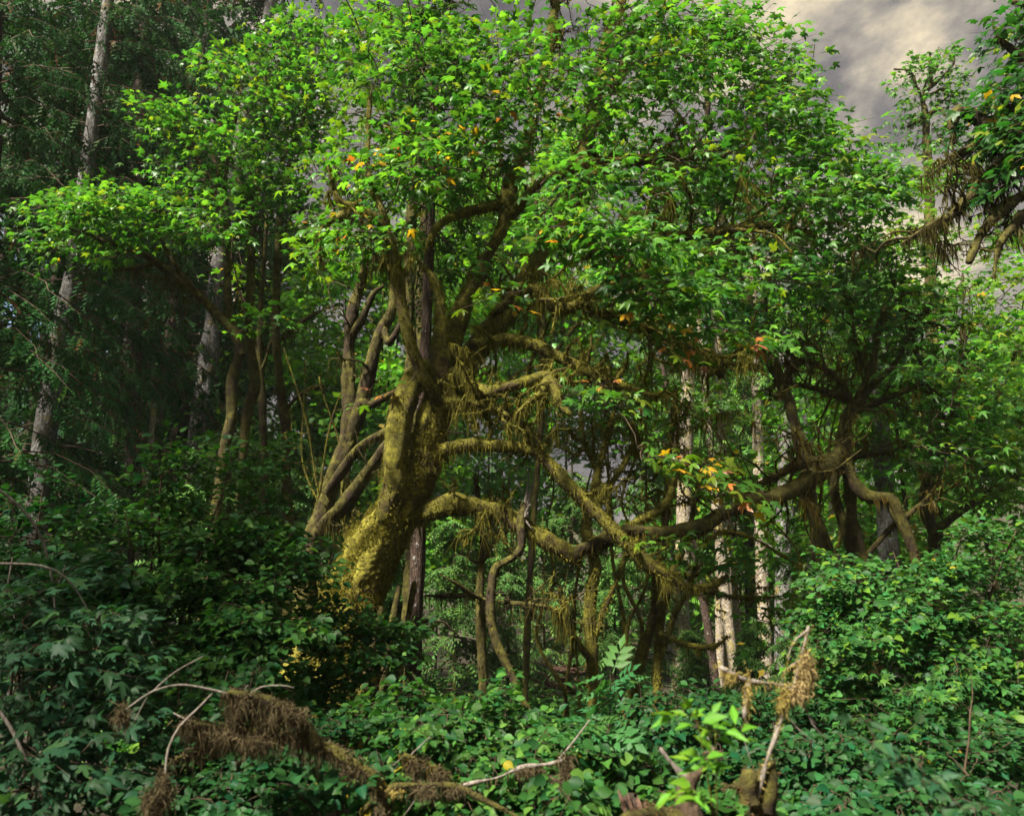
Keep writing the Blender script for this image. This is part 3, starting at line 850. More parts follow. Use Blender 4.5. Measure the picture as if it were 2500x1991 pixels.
# ================================================================== CONIFERS ON THE RIGHT, FAR
far_t = [
    ('thick pale lichen spotted conifer trunk standing left of the far trunk row', 'pale_bark', 26, [(1659, 1745, 34), (1663, 1500, 33), (1668, 1300, 31), (1678, 1000, 28)]),
    ('thin dark conifer trunk leaning between the pale far trunks', 'dark_bark', 30, [(1745, 1650, 17), (1728, 1530, 16), (1708, 1420, 15), (1670, 1200, 13)]),
    ('slender olive grey conifer trunk touching the pale bent one', 'pale_bark', 33, [(1758, 1660, 18), (1757, 1500, 17), (1757, 1300, 16), (1756, 1000, 14)]),
    ('pale conifer trunk tilting left in the middle of the far row', 'pale_bark', 31, [(1790, 1680, 24), (1780, 1540, 23), (1766, 1420, 22), (1745, 1200, 19)]),
    ('thin pale conifer trunk tilting left just right of the bent one', 'pale_bark', 32, [(1808, 1655, 17), (1799, 1530, 16), (1790, 1420, 15), (1770, 1150, 13)]),
    ('dim brown conifer trunk low behind the pale far row', 'dark_bark', 38, [(1838, 1660, 24), (1835, 1540, 22), (1830, 1400, 20), (1822, 1100, 17)]),
    ('stout pale conifer trunk left of the double grey trunk', 'pale_bark', 28, [(1872, 1670, 27), (1866, 1520, 26), (1860, 1370, 25), (1850, 1050, 22)]),
    ('broad grey white conifer trunk with smooth bark behind the mossy stick', 'grey_bark', 25, [(1910, 1680, 36), (1914, 1480, 35), (1917, 1250, 34), (1920, 950, 30)]),
    ('dim grey conifer trunk left of the leaning mossy stems', 'grey_bark', 31, [(1987, 1560, 24), (1984, 1440, 23), (1979, 1260, 22), (1970, 1000, 19)]),
    ('shaded grey conifer trunk seen between the leaning mossy stems', 'grey_bark', 33, [(2042, 1520, 25), (2038, 1380, 24), (2034, 1230, 23), (2025, 1000, 20)]),
    ('grey furrowed conifer trunk leaning behind the right hand shrub', 'grey_bark', 18, [(2212, 1790, 44), (2195, 1600, 42), (2180, 1450, 40), (2166, 1290, 38), (2150, 1050, 34)]),
]
for i, (lab, bark, Y, pts) in enumerate(far_t):
    conifer('conifer_tree', lab, [(u, v, Y, w * 1.22) for u, v, w in pts], 8.5, (19 if Y > 20 else 11.5), 2.2, (28 if Y > 20 else 50), pal='hemlock', bark=bark, twigs=22, tpl='frond_far', tw=0.6, hang=0.6, stubs=10,
            group='bare conifer trunks far behind the mossy maples', top_taper=True, extra_top=(11.0 if Y > 20 else 4.2), cat='conifer', k=12)
conifer('conifer_tree', 'dark scaly conifer trunk right beside the big mossy maple', [(1006, 1720, 10.6, 42), (1010, 1573, 10.6, 40), (1016, 1457, 10.6, 38), (1022, 1311, 10.6, 36), (1030, 1100, 10.6, 33), (1040, 850, 10.6, 30)],
        7.5, 13, 2.0, 50, pal='hemlock', bark='dark_bark', twigs=26, tw=0.4, extra_top=6.0, stubs=12)
for i, (u, v, Y, h, lab) in enumerate([
        (1110, 1620, 20.0, 5.0, 'young feathery hemlock behind the dark scaly trunk'), (1240, 1610, 22.0, 5.0, 'young hemlock behind the broken hanging snag'),
        (1330, 1640, 25.0, 6.0, 'pale green young hemlock left of the forked mossy stem'), (1500, 1600, 22.0, 5.2, 'young hemlock filling the gap right of the forked mossy stem'),
        (1570, 1640, 24.0, 7.0, 'hazy young hemlock behind the twin leaning stems'), (1690, 1640, 22.0, 2.2, 'small dark hemlock at the foot of the far trunk row'),
        (1830, 1600, 20.0, 2.2, 'young hemlock in front of the dim far trunk'), (1965, 1560, 19.0, 4.8, 'young hemlock right of the broad grey white trunk'),
        (1400, 1600, 26.0, 8.0, 'tall hazy hemlock in the bright gap under the arching limb'), (960, 1600, 14.5, 3.4, 'shaded young hemlock at the foot of the big mossy maple'),
        (2090, 1500, 21.0, 5.5, 'young hemlock under the vase shaped maple on the right'), (560, 1300, 19.0, 7.0, 'young hemlock behind the slim mossy maples'),
        (450, 1330, 16.0, 5.0, 'dark young hemlock above the hazel thicket'), (720, 1300, 21.0, 7.5, 'pale young hemlock left of the twin stemmed brown maple')]):
    b = P(u, v, Y)
    gz = float(ground_z(b[0], Y))
    r_ = 0.045
    d = depth(v, Y)
    pts = [(u, v, Y, 2 * r_ * F / d)]
    # top pixel from the height
    zt = gz + h
    ang = math.atan2(zt - CAMZ, Y) - PITCH
    pts.append((u + rng.normal(0, 6), CY - math.tan(ang) * F, Y, r_ * 0.5 * F / d))
    conifer('hemlock_sapling', lab, pts, gz + 0.25, gz + h * 0.97, h * 0.33, int(42 + 8 * h), pal='hemlock', bark='brown_limb', twigs=20, tpl='frond', tw=0.34 + 0.02 * h, hang=0.35, droop=0.35, rise=0.15, group='young hemlocks in the understorey', k=6)

# ================================================================== THE BIG MOSSY MAPLE
GOLD = dict(hang=250, fuzz=560, length=0.19, cols=((0.078, 0.068, 0.015), (0.22, 0.202, 0.035)), top=(0.31, 0.29, 0.045), w=0.0055, fl=0.042)
BROWN_SHADED = dict(hang=150, fuzz=180, length=0.20, cols=((0.032, 0.026, 0.010), (0.105, 0.094, 0.026)), w=0.007, fl=0.035)  # strands and tufts of that moss, shade painted in as well
main_limbs = [
    [(770, 1790, 9.7, 250), (800, 1690, 9.7, 215), (835, 1560, 9.7, 170), (864, 1457, 9.7, 150), (899, 1370, 9.7, 138), (940, 1294, 9.65, 122), (985, 1225, 9.6, 108), (1021, 1155, 9.55, 92), (1045, 1081, 9.55, 84), (1062, 1015, 9.55, 74), (1078, 958, 9.6, 72), (1086, 900, 9.6, 66)],
    [(965, 1300, 9.62, 40), (958, 1260, 9.45, 70), (958, 1190, 9.35, 62), (962, 1111, 9.3, 58), (974, 1024, 9.3, 56), (992, 958, 9.35, 58), (1018, 912, 9.45, 54), (1060, 893, 9.55, 46)],
    [(1078, 1000, 9.62, 30), (1076, 940, 9.52, 56), (1072, 849, 9.45, 44), (1070, 762, 9.45, 34), (1062, 692, 9.4, 24), (1040, 660, 9.4, 14), (1014, 633, 9.4, 7)],
    [(1078, 990, 9.6, 34), (1082, 925, 9.65, 60), (1095, 849, 9.75, 52), (1121, 771, 9.8, 48), (1163, 675, 9.9, 42), (1202, 596, 10.0, 40), (1228, 526, 10.1, 40), (1250, 443, 10.2, 38), (1270, 379, 10.3, 34), (1301, 303, 10.4, 30), (1318, 220, 10.5, 27), (1345, 100, 10.6, 24), (1362, -60, 10.7, 18)],
    [(1078, 1010, 9.55, 16), (1060, 962, 9.36, 34), (1040, 935, 9.25, 30), (1020, 893, 9.2, 28), (1001, 841, 9.1, 27), (984, 762, 9.0, 27), (971, 675, 8.9, 26), (953, 596, 8.8, 26), (934, 548, 8.75, 25), (896, 517, 8.7, 24), (861, 500, 8.65, 20), (829, 483, 8.6, 16), (810, 425, 8.6, 9), (795, 380, 8.6, 5)],
    [(850, 518, 8.65, 18), (815, 532, 8.55, 18), (786, 552, 8.5, 14), (783, 609, 8.45, 11), (797, 655, 8.45, 7)],
    [(945, 545, 8.75, 16), (928, 500, 8.8, 14), (908, 443, 8.9, 11), (900, 330, 9.0, 8), (905, 220, 9.0, 6)],
    [(1082, 930, 9.6, 24), (1108, 912, 9.45, 42), (1145, 937, 9.2, 34), (1193, 954, 9.0, 30), (1246, 945, 8.9, 28), (1300, 930, 8.8, 24), (1342, 919, 8.75, 20), (1400, 935, 8.7, 10)],
    [(1342, 919, 8.75, 20), (1318, 965, 8.6, 18), (1281, 1002, 8.5, 12), (1262, 1020, 8.5, 6)],
    [(1342, 919, 8.72, 20), (1356, 955, 8.6, 20), (1366, 995, 8.55, 16), (1395, 1020, 8.5, 8)],
    [(1096, 985, 9.4, 46), (1150, 985, 9.2, 38), (1202, 993, 9.1, 30), (1241, 1015, 9.0, 24), (1285, 1050, 8.9, 16), (1320, 1090, 8.9, 8)],
    [(1070, 1100, 9.5, 34), (1137, 1087, 9.25, 31), (1202, 1085, 9.15, 30), (1268, 1090, 9.1, 28), (1311, 1100, 9.05, 27), (1348, 1137, 9.0, 29), (1388, 1183, 9.0, 30), (1447, 1241, 9.0, 32), (1511, 1306, 9.0, 35), (1581, 1370, 9.0, 36), (1633, 1402, 9.05, 31), (1687, 1430, 9.1, 22), (1746, 1419, 9.1, 17), (1775, 1397, 9.1, 9)],
    [(985, 1262, 9.7, 80), (1033, 1247, 9.6, 60), (1091, 1233, 9.55, 53), (1161, 1236, 9.5, 51), (1225, 1253, 9.5, 49), (1283, 1282, 9.5, 48), (1342, 1323, 9.5, 46), (1394, 1358, 9.55, 41), (1420, 1378, 9.6, 23)],
    [(1200, 770, 9.9, 16), (1246, 736, 9.6, 20), (1266, 708, 9.4, 24), (1292, 700, 9.2, 26), (1322, 714, 9.1, 28), (1342, 745, 9.05, 30), (1378, 760, 9.0, 27), (1417, 751, 8.9, 24), (1450, 720, 8.9, 20), (1500, 690, 8.9, 12), (1560, 680, 8.9, 6)],
    [(1160, 840, 9.9, 30), (1202, 838, 9.6, 30), (1246, 836, 9.4, 30), (1311, 849, 9.2, 30), (1355, 871, 9.1, 28), (1400, 893, 9.05, 26), (1441, 912, 9.0, 24), (1499, 938, 9.0, 22), (1575, 961, 9.0, 14), (1620, 965, 9.0, 6)],
    [(1105, 950, 9.9, 62), (1160, 860, 10.1, 58), (1240, 760, 10.4, 54), (1315, 650, 10.7, 50), (1380, 530, 11.0, 44), (1420, 400, 11.2, 38), (1450, 260, 11.4, 34), (1490, 80, 11.6, 26), (1540, -60, 11.8, 18)],
    [(1219, 500, 10.1, 30), (1190, 505, 9.9, 26), (1140, 515, 9.7, 24), (1085, 545, 9.5, 22), (1052, 580, 9.4, 16), (1040, 612, 9.4, 8)],
    [(1240, 530, 10.1, 26), (1280, 490, 9.9, 26), (1324, 454, 9.7, 24), (1382, 425, 9.4, 20), (1450, 400, 9.1, 14), (1540, 390, 8.8, 8)],
    [(1440, 755, 9.0, 26), (1500, 778, 9.2, 28), (1560, 790, 9.4, 26), (1640, 830, 9.6, 24), (1700, 850, 9.8, 20), (1760, 920, 10.0, 14)],
    [(1400, 470, 11.1, 34), (1500, 400, 11.2, 30), (1600, 385, 11.3, 26), (1700, 380, 11.3, 20), (1800, 400, 11.3, 12)],
    [(1420, 620, 10.6, 30), (1530, 600, 10.4, 28), (1640, 585, 10.2, 26), (1760, 570, 10.0, 22), (1880, 555, 9.8, 14), (1980, 560, 9.7, 8)],
    [(1450, 260, 11.4, 26), (1510, 180, 11.5, 24), (1560, 80, 11.5, 20), (1640, 10, 11.5, 14), (1700, -40, 11.5, 8)],
]
root, base, nodes = plant('mossy_maple', 'big leaning bigleaf maple with golden moss trunk and many drooping limbs', 'tree', main_limbs, limb_mat='mossy_limb', trunk_mat='mossy_trunk', moss=GOLD,
    lump=0.016, wig=0.035, k=16, step=0.05,
    tangle=[(7, .1, 1, 14, .7, .020), (10, .1, 1, 16, .8, .022), (11, .1, .95, 8, .6, .014), (12, .1, .95, 7, .6, .014), (13, .2, 1, 18, .9, .024), (14, .1, 1, 22, .9, .024), (15, .15, .9, 22, 1.2, .028),
            (18, .1, 1, 22, 1.0, .026), (19, .2, 1, 16, 1.1, .024), (20, .1, 1, 22, 1.2, .024), (3, .4, .95, 12, 1.1, .02), (21, .1, 1, 10, 1.0, .02), (4, .4, .95, 6, .6, .014)],
    crown=[(1450, 430, 7.6, 130, 60, .7, 40), (1520, 560, 7.5, 150, 70, .7, 46), (1640, 690, 7.6, 120, 50, .6, 28), (1380, 520, 7.7, 60, 40, .5, 12),
           (1500, 965, 8.0, 45, 25, .3, 5), (1830, 800, 8.2, 60, 30, .3, 6),
           (1000, 120, 9.5, 200, 130, 1.3, 93), (1230, 160, 9.0, 170, 150, 1.3, 81), (1000, 370, 8.9, 190, 110, 1.0, 71), (1220, 330, 8.9, 110, 70, .8, 28),
           (1500, 170, 9.8, 180, 160, 1.4, 68), (1720, 170, 10.2, 130, 150, 1.4, 71), (1870, 300, 10.2, 140, 150, 1.3, 68), (1800, 60, 10.4, 110, 90, 1.0, 34), (1900, 170, 10.4, 90, 90, .9, 28), (2010, 330, 10.2, 90, 70, .9, 26), (2130, 420, 10.2, 90, 60, .8, 22), (1620, 40, 10, 140, 80, 1, 30), (1700, 420, 9.6, 180, 110, 1.2, 68), (2020, 470, 9.8, 150, 80, 1.0, 48),
           (860, 560, 8.8, 110, 60, .6, 19), (1120, 660, 9.2, 110, 90, .7, 12), (1900, 620, 9.6, 170, 90, 1.0, 40), (1100, -120, 9.6, 500, 90, 1.6, 78), (1700, 640, 9.2, 120, 70, .8, 22)],
    fol=dict(pal='maple', tpl='maple', K=13, Ln=0.85, W=0.42, size=0.165, gap=-0.5, singles=250, centre=(0.0, 10.2, 6.0)),
    more=[([(1660, 1105, 7.6, 80, 30, .4, 9), (1770, 1170, 7.6, 60, 25, .3, 6), (1640, 835, 7.7, 40, 40, .3, 5), (1800, 790, 7.8, 60, 22, .3, 4), (1420, 575, 7.5, 90, 20, .3, 5), (1590, 770, 7.6, 50, 30, .3, 4), (1500, 935, 8.0, 60, 20, .3, 3), (1200, 690, 8.9, 70, 60, .3, 4), (930, 940, 9.0, 14, 10, .1, 1)],
           dict(pal='maple_autumn', tpl='maple', K=9, Ln=0.6, W=0.34, size=0.175, droop=0.4, singles=50, autumn_cut=-9, part='turning_leaves', centre=(0.0, 10.2, 6.0)))])
def trunk_dress():
    # cushions of golden moss, the knobbly burl and the dark sprouting stems round the foot of the trunk
    mb = MB(); tufts = MB(); c, r = resample(*W_(main_limbs[0]), 0.05)
    for j in range(34):
        i = rng.integers(6, int(len(c) * 0.62)); a = rng.uniform(-2.4, 0.5)
        d = np.array([math.cos(a + math.pi / 2 + 0.6) * 1.0, -abs(math.sin(a)) - 0.25, 0.15]); d = nrmz(d)
        q = c[i] + d * r[i] * 0.93; s = rng.uniform(0.03, 0.085)
        th = np.linspace(0, 6.28, 11)[:-1]; ph = np.linspace(0.12, 1.45, 5)
        x = nrmz(np.cross(d, [0, 0, 1.0])); y = np.cross(x, d)
        g = (x[None, None] * (np.cos(th)[None, :, None] * np.sin(ph)[:, None, None]) * 1.3 + y[None, None] * (np.sin(th)[None, :, None] * np.sin(ph)[:, None, None]) * 1.5 + d * np.cos(ph)[:, None, None] * 0.45) * s
        v = (q + g).reshape(-1, 3); v = v + d * (0.012 * nz(v, 60, 7))[:, None]
        i_ = np.arange(4)[:, None] * 10; j_ = np.arange(10)[None]; j2 = (j_ + 1) % 10
        qd = np.stack([i_ + j_, i_ + j2, i_ + 10 + j2, i_ + 10 + j_], -1).reshape(-1, 4)
        mb.add(v, np.concatenate([qd[:, [0, 1, 2]], qd[:, [0, 2, 3]], [[0, j + 1, (j + 2) if j < 9 else 0] for j in range(1, 9)]]), (0.3, 0.22, 0.02))
    for j in range(46):
        i = rng.integers(6, len(c) - 6); a = rng.uniform(-0.4, math.pi + 0.4)
        d = nrmz(np.array([-math.cos(a) * 1.0, -math.sin(a), 0.1])); q = c[i] + d * r[i] * 0.97
        m = 220; s = rng.uniform(0.05, 0.12)
        x = nrmz(np.cross(d, [0, 0, 1.0])); y = np.cross(x, d)
        o_ = q + x * rng.normal(0, s, (m, 1)) + y * rng.normal(0, s * 1.4, (m, 1))
        dr = nrmz(d * 0.8 + rng.normal(0, 0.5, (m, 3)) - [0, 0, 0.5]); ln = rng.uniform(0.02, 0.06, (m, 1))
        w = nrmz(np.cross(dr, rng.normal(size=(m, 3)))) * 0.006
        tb_ = np.stack([o_ - w, o_ + w, o_ + dr * ln], 1).reshape(-1, 3)
        cc = np.array((0.12, 0.105, 0.018)) + rng.uniform(0, 1, (m, 1)) ** 1.4 * np.array((0.17, 0.155, 0.024))
        tufts.add(tb_, np.arange(m * 3).reshape(-1, 3), np.repeat(cc, 3, 0))
    tufts.build('moss_tufts', M['moss'], root, base, smooth=False, kind='stuff')
    mb.build('moss_cushions', M['mossy_trunk'], root, base, kind='stuff')
    for (u0, v0, u1, v1, Y, w) in [(880, 1780, 930, 1480, 9.4, 26), (925, 1790, 975, 1430, 9.5, 24), (965, 1790, 1010, 1420, 9.9, 20), (850, 1790, 880, 1560, 9.3, 22), (905, 1800, 950, 1500, 9.7, 18)]:
        mb = MB(); T = tube(mb, [P(u0, v0, Y), P((u0 + u1) / 2 - 8, (v0 + v1) / 2, Y), P(u1, v1, Y + 0.1)], np.array([w, w * .8, w * .6]) / 2 / F * Y, k=10, step=0.06, lump=0.012, wig=0.02)
        mb.build('sprouting_stem', M['brown_limb'], root, base)
trunk_dress()

# ================================================================== OTHER MOSSY TREES
plant('mossy_maple', 'twin stemmed brown mossy maple just left of the big golden trunk', 'tree', [
    [(735, 1560, 11.2, 56), (757, 1352, 11.2, 50), (786, 1253, 11.2, 46), (820, 1150, 11.2, 44), (848, 1080, 11.2, 42), (853, 1024, 11.2, 36), (851, 915, 11.2, 32), (853, 827, 11.2, 28), (868, 740, 11.1, 24), (890, 650, 11.0, 20), (880, 520, 11.0, 14), (870, 400, 11, 8)],
    [(846, 1090, 11.2, 36), (888, 958, 11.1, 38), (914, 871, 11.0, 34), (930, 800, 11.0, 30), (957, 740, 11.0, 22), (950, 640, 11.0, 15), (930, 520, 11, 8)],
    [(770, 1310, 11.1, 34), (804, 1262, 10.9, 36), (844, 1225, 10.7, 38), (888, 1175, 10.5, 34), (940, 1105, 10.3, 30), (965, 1070, 10.2, 22)],
    [(800, 1200, 11.1, 26), (831, 1146, 10.9, 26), (875, 1094, 10.7, 26), (945, 1055, 10.4, 22), (985, 1040, 10.2, 16)],
    [(880, 975, 11.1, 22), (905, 985, 10.9, 22), (950, 965, 10.6, 22), (985, 950, 10.4, 16)],
    [(853, 827, 11.2, 18), (880, 780, 11.0, 18), (905, 720, 10.9, 14), (930, 700, 10.9, 8)],
    [(935, 790, 11.0, 18), (950, 830, 10.8, 18), (975, 790, 10.7, 14), (990, 740, 10.7, 8)],
    ], limb_mat='brown_limb', moss=BROWN_SHADED, lump=0.016, wig=0.03, tangle=[(0, .4, .9, 10, .8, .02), (1, .2, 1, 8, .7, .018), (2, .2, 1, 6, .6, .015)],
    crown=[(840, 420, 11.2, 140, 130, 1, 26), (930, 260, 11.4, 130, 130, 1, 22), (790, 620, 11.3, 90, 90, .8, 10)], fol=dict(pal='maple_lime', K=13, Ln=0.85, size=0.19, tpl='maple_mid', singles=60))
plant('mossy_maple', 'slim mossy maple with long limb leaning out to the left', 'tree', [
    [(512, 1380, 12.6, 30), (530, 1224, 12.6, 27), (547, 1096, 12.6, 26), (565, 1020, 12.6, 27), (566, 932, 12.6, 25), (585, 850, 12.6, 23), (560, 760, 12.6, 20), (555, 690, 12.6, 18), (560, 606, 12.6, 16), (548, 480, 12.6, 12), (520, 380, 12.6, 8)],
    [(592, 865, 12.5, 24), (575, 820, 12.4, 24), (542, 780, 12.3, 22), (483, 722, 12.2, 20), (419, 670, 12.1, 18), (373, 635, 12.0, 16), (338, 617, 11.9, 13), (274, 594, 11.8, 10), (200, 570, 11.7, 6), (140, 545, 11.7, 4)],
    [(500, 735, 12.2, 14), (455, 680, 12.1, 12), (410, 620, 12.1, 10), (385, 555, 12.0, 8), (372, 510, 12.0, 5)],
    [(385, 640, 12.0, 12), (330, 655, 11.9, 11), (270, 660, 11.8, 7)],
    [(560, 606, 12.6, 12), (530, 470, 12.6, 12), (490, 400, 12.5, 9), (440, 330, 12.4, 6), (400, 280, 12.4, 4)],
    [(548, 480, 12.6, 10), (560, 380, 12.6, 8), (580, 260, 12.6, 6), (600, 160, 12.6, 4)],
    ], limb_mat='brown_limb', moss=BROWN_SHADED, lump=0.012, wig=0.02, tangle=[(1, .3, 1, 8, .6, .012)],
    crown=[(180, 490, 11.6, 110, 45, .7, 30), (290, 480, 11.7, 110, 55, .7, 30), (400, 540, 11.9, 110, 60, .7, 24), (150, 570, 11.6, 90, 30, .6, 14), (430, 420, 12.2, 90, 50, .7, 20), (250, 610, 11.7, 90, 25, .6, 10),
           (430, 270, 12.3, 100, 50, .7, 26), (520, 330, 12.4, 120, 80, .8, 34), (600, 220, 12.5, 110, 80, .8, 30), (560, 140, 12.5, 80, 50, .8, 18), (560, 560, 12.3, 90, 50, .7, 14)],
    fol=dict(gap=-0.6, pal='maple', tpl='maple_mid', K=15, Ln=0.8, W=0.42, size=0.165, singles=240, centre=P(560, 600, 12.6)))
plant('mossy_maple', 'slim brown mossy maple, straightest of the stems left of the twin maple', 'tree', [
    [(582, 1400, 13.0, 24), (585, 1253, 13.0, 22), (597, 1078, 13.0, 22), (606, 991, 13.0, 24), (623, 932, 13.0, 23), (609, 815, 13.0, 22), (612, 699, 13.0, 21), (615, 582, 13.0, 20), (622, 480, 13.0, 16), (640, 330, 13, 11), (650, 180, 13, 7)],
    [(615, 560, 13.0, 12), (590, 470, 13.0, 10), (560, 380, 12.9, 7)], [(622, 480, 13.0, 12), (670, 420, 12.9, 10), (720, 340, 12.8, 7), (750, 250, 12.8, 5)],
    ], limb_mat='brown_limb', moss=BROWN_SHADED, lump=0.014, wig=0.02, tangle=[(0, .3, .8, 8, .5, .012)],
    crown=[(690, 200, 12.8, 130, 100, 1, 40), (620, 420, 12.8, 110, 80, .8, 24), (740, 330, 12.8, 100, 80, .8, 24), (700, 90, 12.8, 120, 60, 1, 24), (690, 490, 12.5, 90, 50, .6, 16), (520, 500, 10.6, 60, 22, .4, 8), (640, 770, 11.5, 60, 18, .3, 5)],
    fol=dict(pal='maple', tpl='maple_mid', K=14, Ln=0.8, W=0.42, size=0.175, singles=160))
plant('mossy_maple', 'dark slim mossy maple nearest the twin stemmed maple', 'tree', [
    [(705, 1400, 13.6, 26), (699, 1137, 13.6, 24), (699, 1049, 13.6, 24), (687, 961, 13.6, 23), (673, 815, 13.6, 20), (676, 699, 13.6, 20), (680, 582, 13.6, 18), (690, 480, 13.6, 15), (720, 350, 13.6, 11), (760, 220, 13.6, 7)],
    [(680, 600, 13.6, 12), (720, 520, 13.5, 10), (760, 460, 13.4, 7)], [(690, 830, 13.6, 12), (730, 790, 13.5, 10), (780, 760, 13.4, 7), (830, 740, 13.4, 4)], [(695, 1000, 13.6, 12), (740, 960, 13.5, 9), (790, 940, 13.5, 5)],
    ], limb_mat='brown_limb', moss=BROWN_SHADED, lump=0.014, wig=0.02, tangle=[(0, .3, .8, 10, .6, .012), (2, .1, 1, 5, .5, .01)],
    crown=[(800, 200, 13.4, 110, 120, 1, 28), (760, 640, 13.6, 80, 120, .7, 16), (780, 880, 14.5, 80, 120, .7, 16)], fol=dict(pal='maple_lime', tpl='maple_mid', K=14, Ln=0.8, W=0.42, size=0.17, singles=60))
plant('mossy_maple', 'thinnest mossy stem, set between two slim maples on the left', 'tree', [
    [(652, 1400, 14.2, 18), (647, 1224, 14.2, 17), (644, 1078, 14.2, 18), (640, 991, 14.2, 18), (632, 860, 14.2, 15), (640, 700, 14.2, 13), (650, 560, 14.2, 10), (655, 420, 14.2, 6)],
    [(640, 900, 14.2, 9), (660, 840, 14.1, 7), (690, 780, 14.1, 4)], [(632, 860, 14.2, 9), (600, 780, 14.1, 7), (580, 700, 14.1, 4)]],
    limb_mat='brown_limb', moss=BROWN_SHADED, lump=0.012, wig=0.02, crown=[(640, 330, 14.2, 90, 80, .8, 16), (600, 660, 14.4, 60, 60, .5, 8)], fol=dict(pal='maple_lime', tpl='maple_mid', K=13, size=0.17, singles=40))
plant('maple_tree', 'pair of straight bare grey brown stems rising behind the big mossy crotch', 'tree', [
    [(1008, 1250, 13.5, 34), (1008, 1000, 13.5, 32), (1004, 890, 13.5, 31), (1000, 762, 13.5, 30), (1002, 600, 13.5, 28), (1010, 400, 13.5, 24), (1015, 180, 13.5, 18), (1020, 0, 13.5, 12)],
    [(1030, 1180, 13.4, 30), (1034, 1000, 13.4, 28), (1030, 840, 13.4, 27), (1026, 700, 13.4, 26), (1036, 540, 13.4, 23), (1050, 350, 13.4, 18), (1060, 150, 13.4, 12)],
    [(1002, 500, 13.5, 14), (960, 400, 13.4, 10), (930, 300, 13.3, 6)], [(1045, 420, 13.4, 14), (1090, 330, 13.3, 10), (1140, 240, 13.2, 6)]],
    limb_mat='brown_limb', moss=dict(BROWN_SHADED, hang=25, fuzz=120), lump=0.012, wig=0.015, crown=[(960, 150, 13.4, 160, 150, 1.2, 30), (1120, 250, 13.4, 140, 150, 1.2, 24), (870, 60, 13.4, 160, 90, 1, 20), (1180, 600, 14.5, 120, 160, .8, 12)],
    fol=dict(pal='maple_lime', tpl='maple_mid', K=14, size=0.19, singles=60))
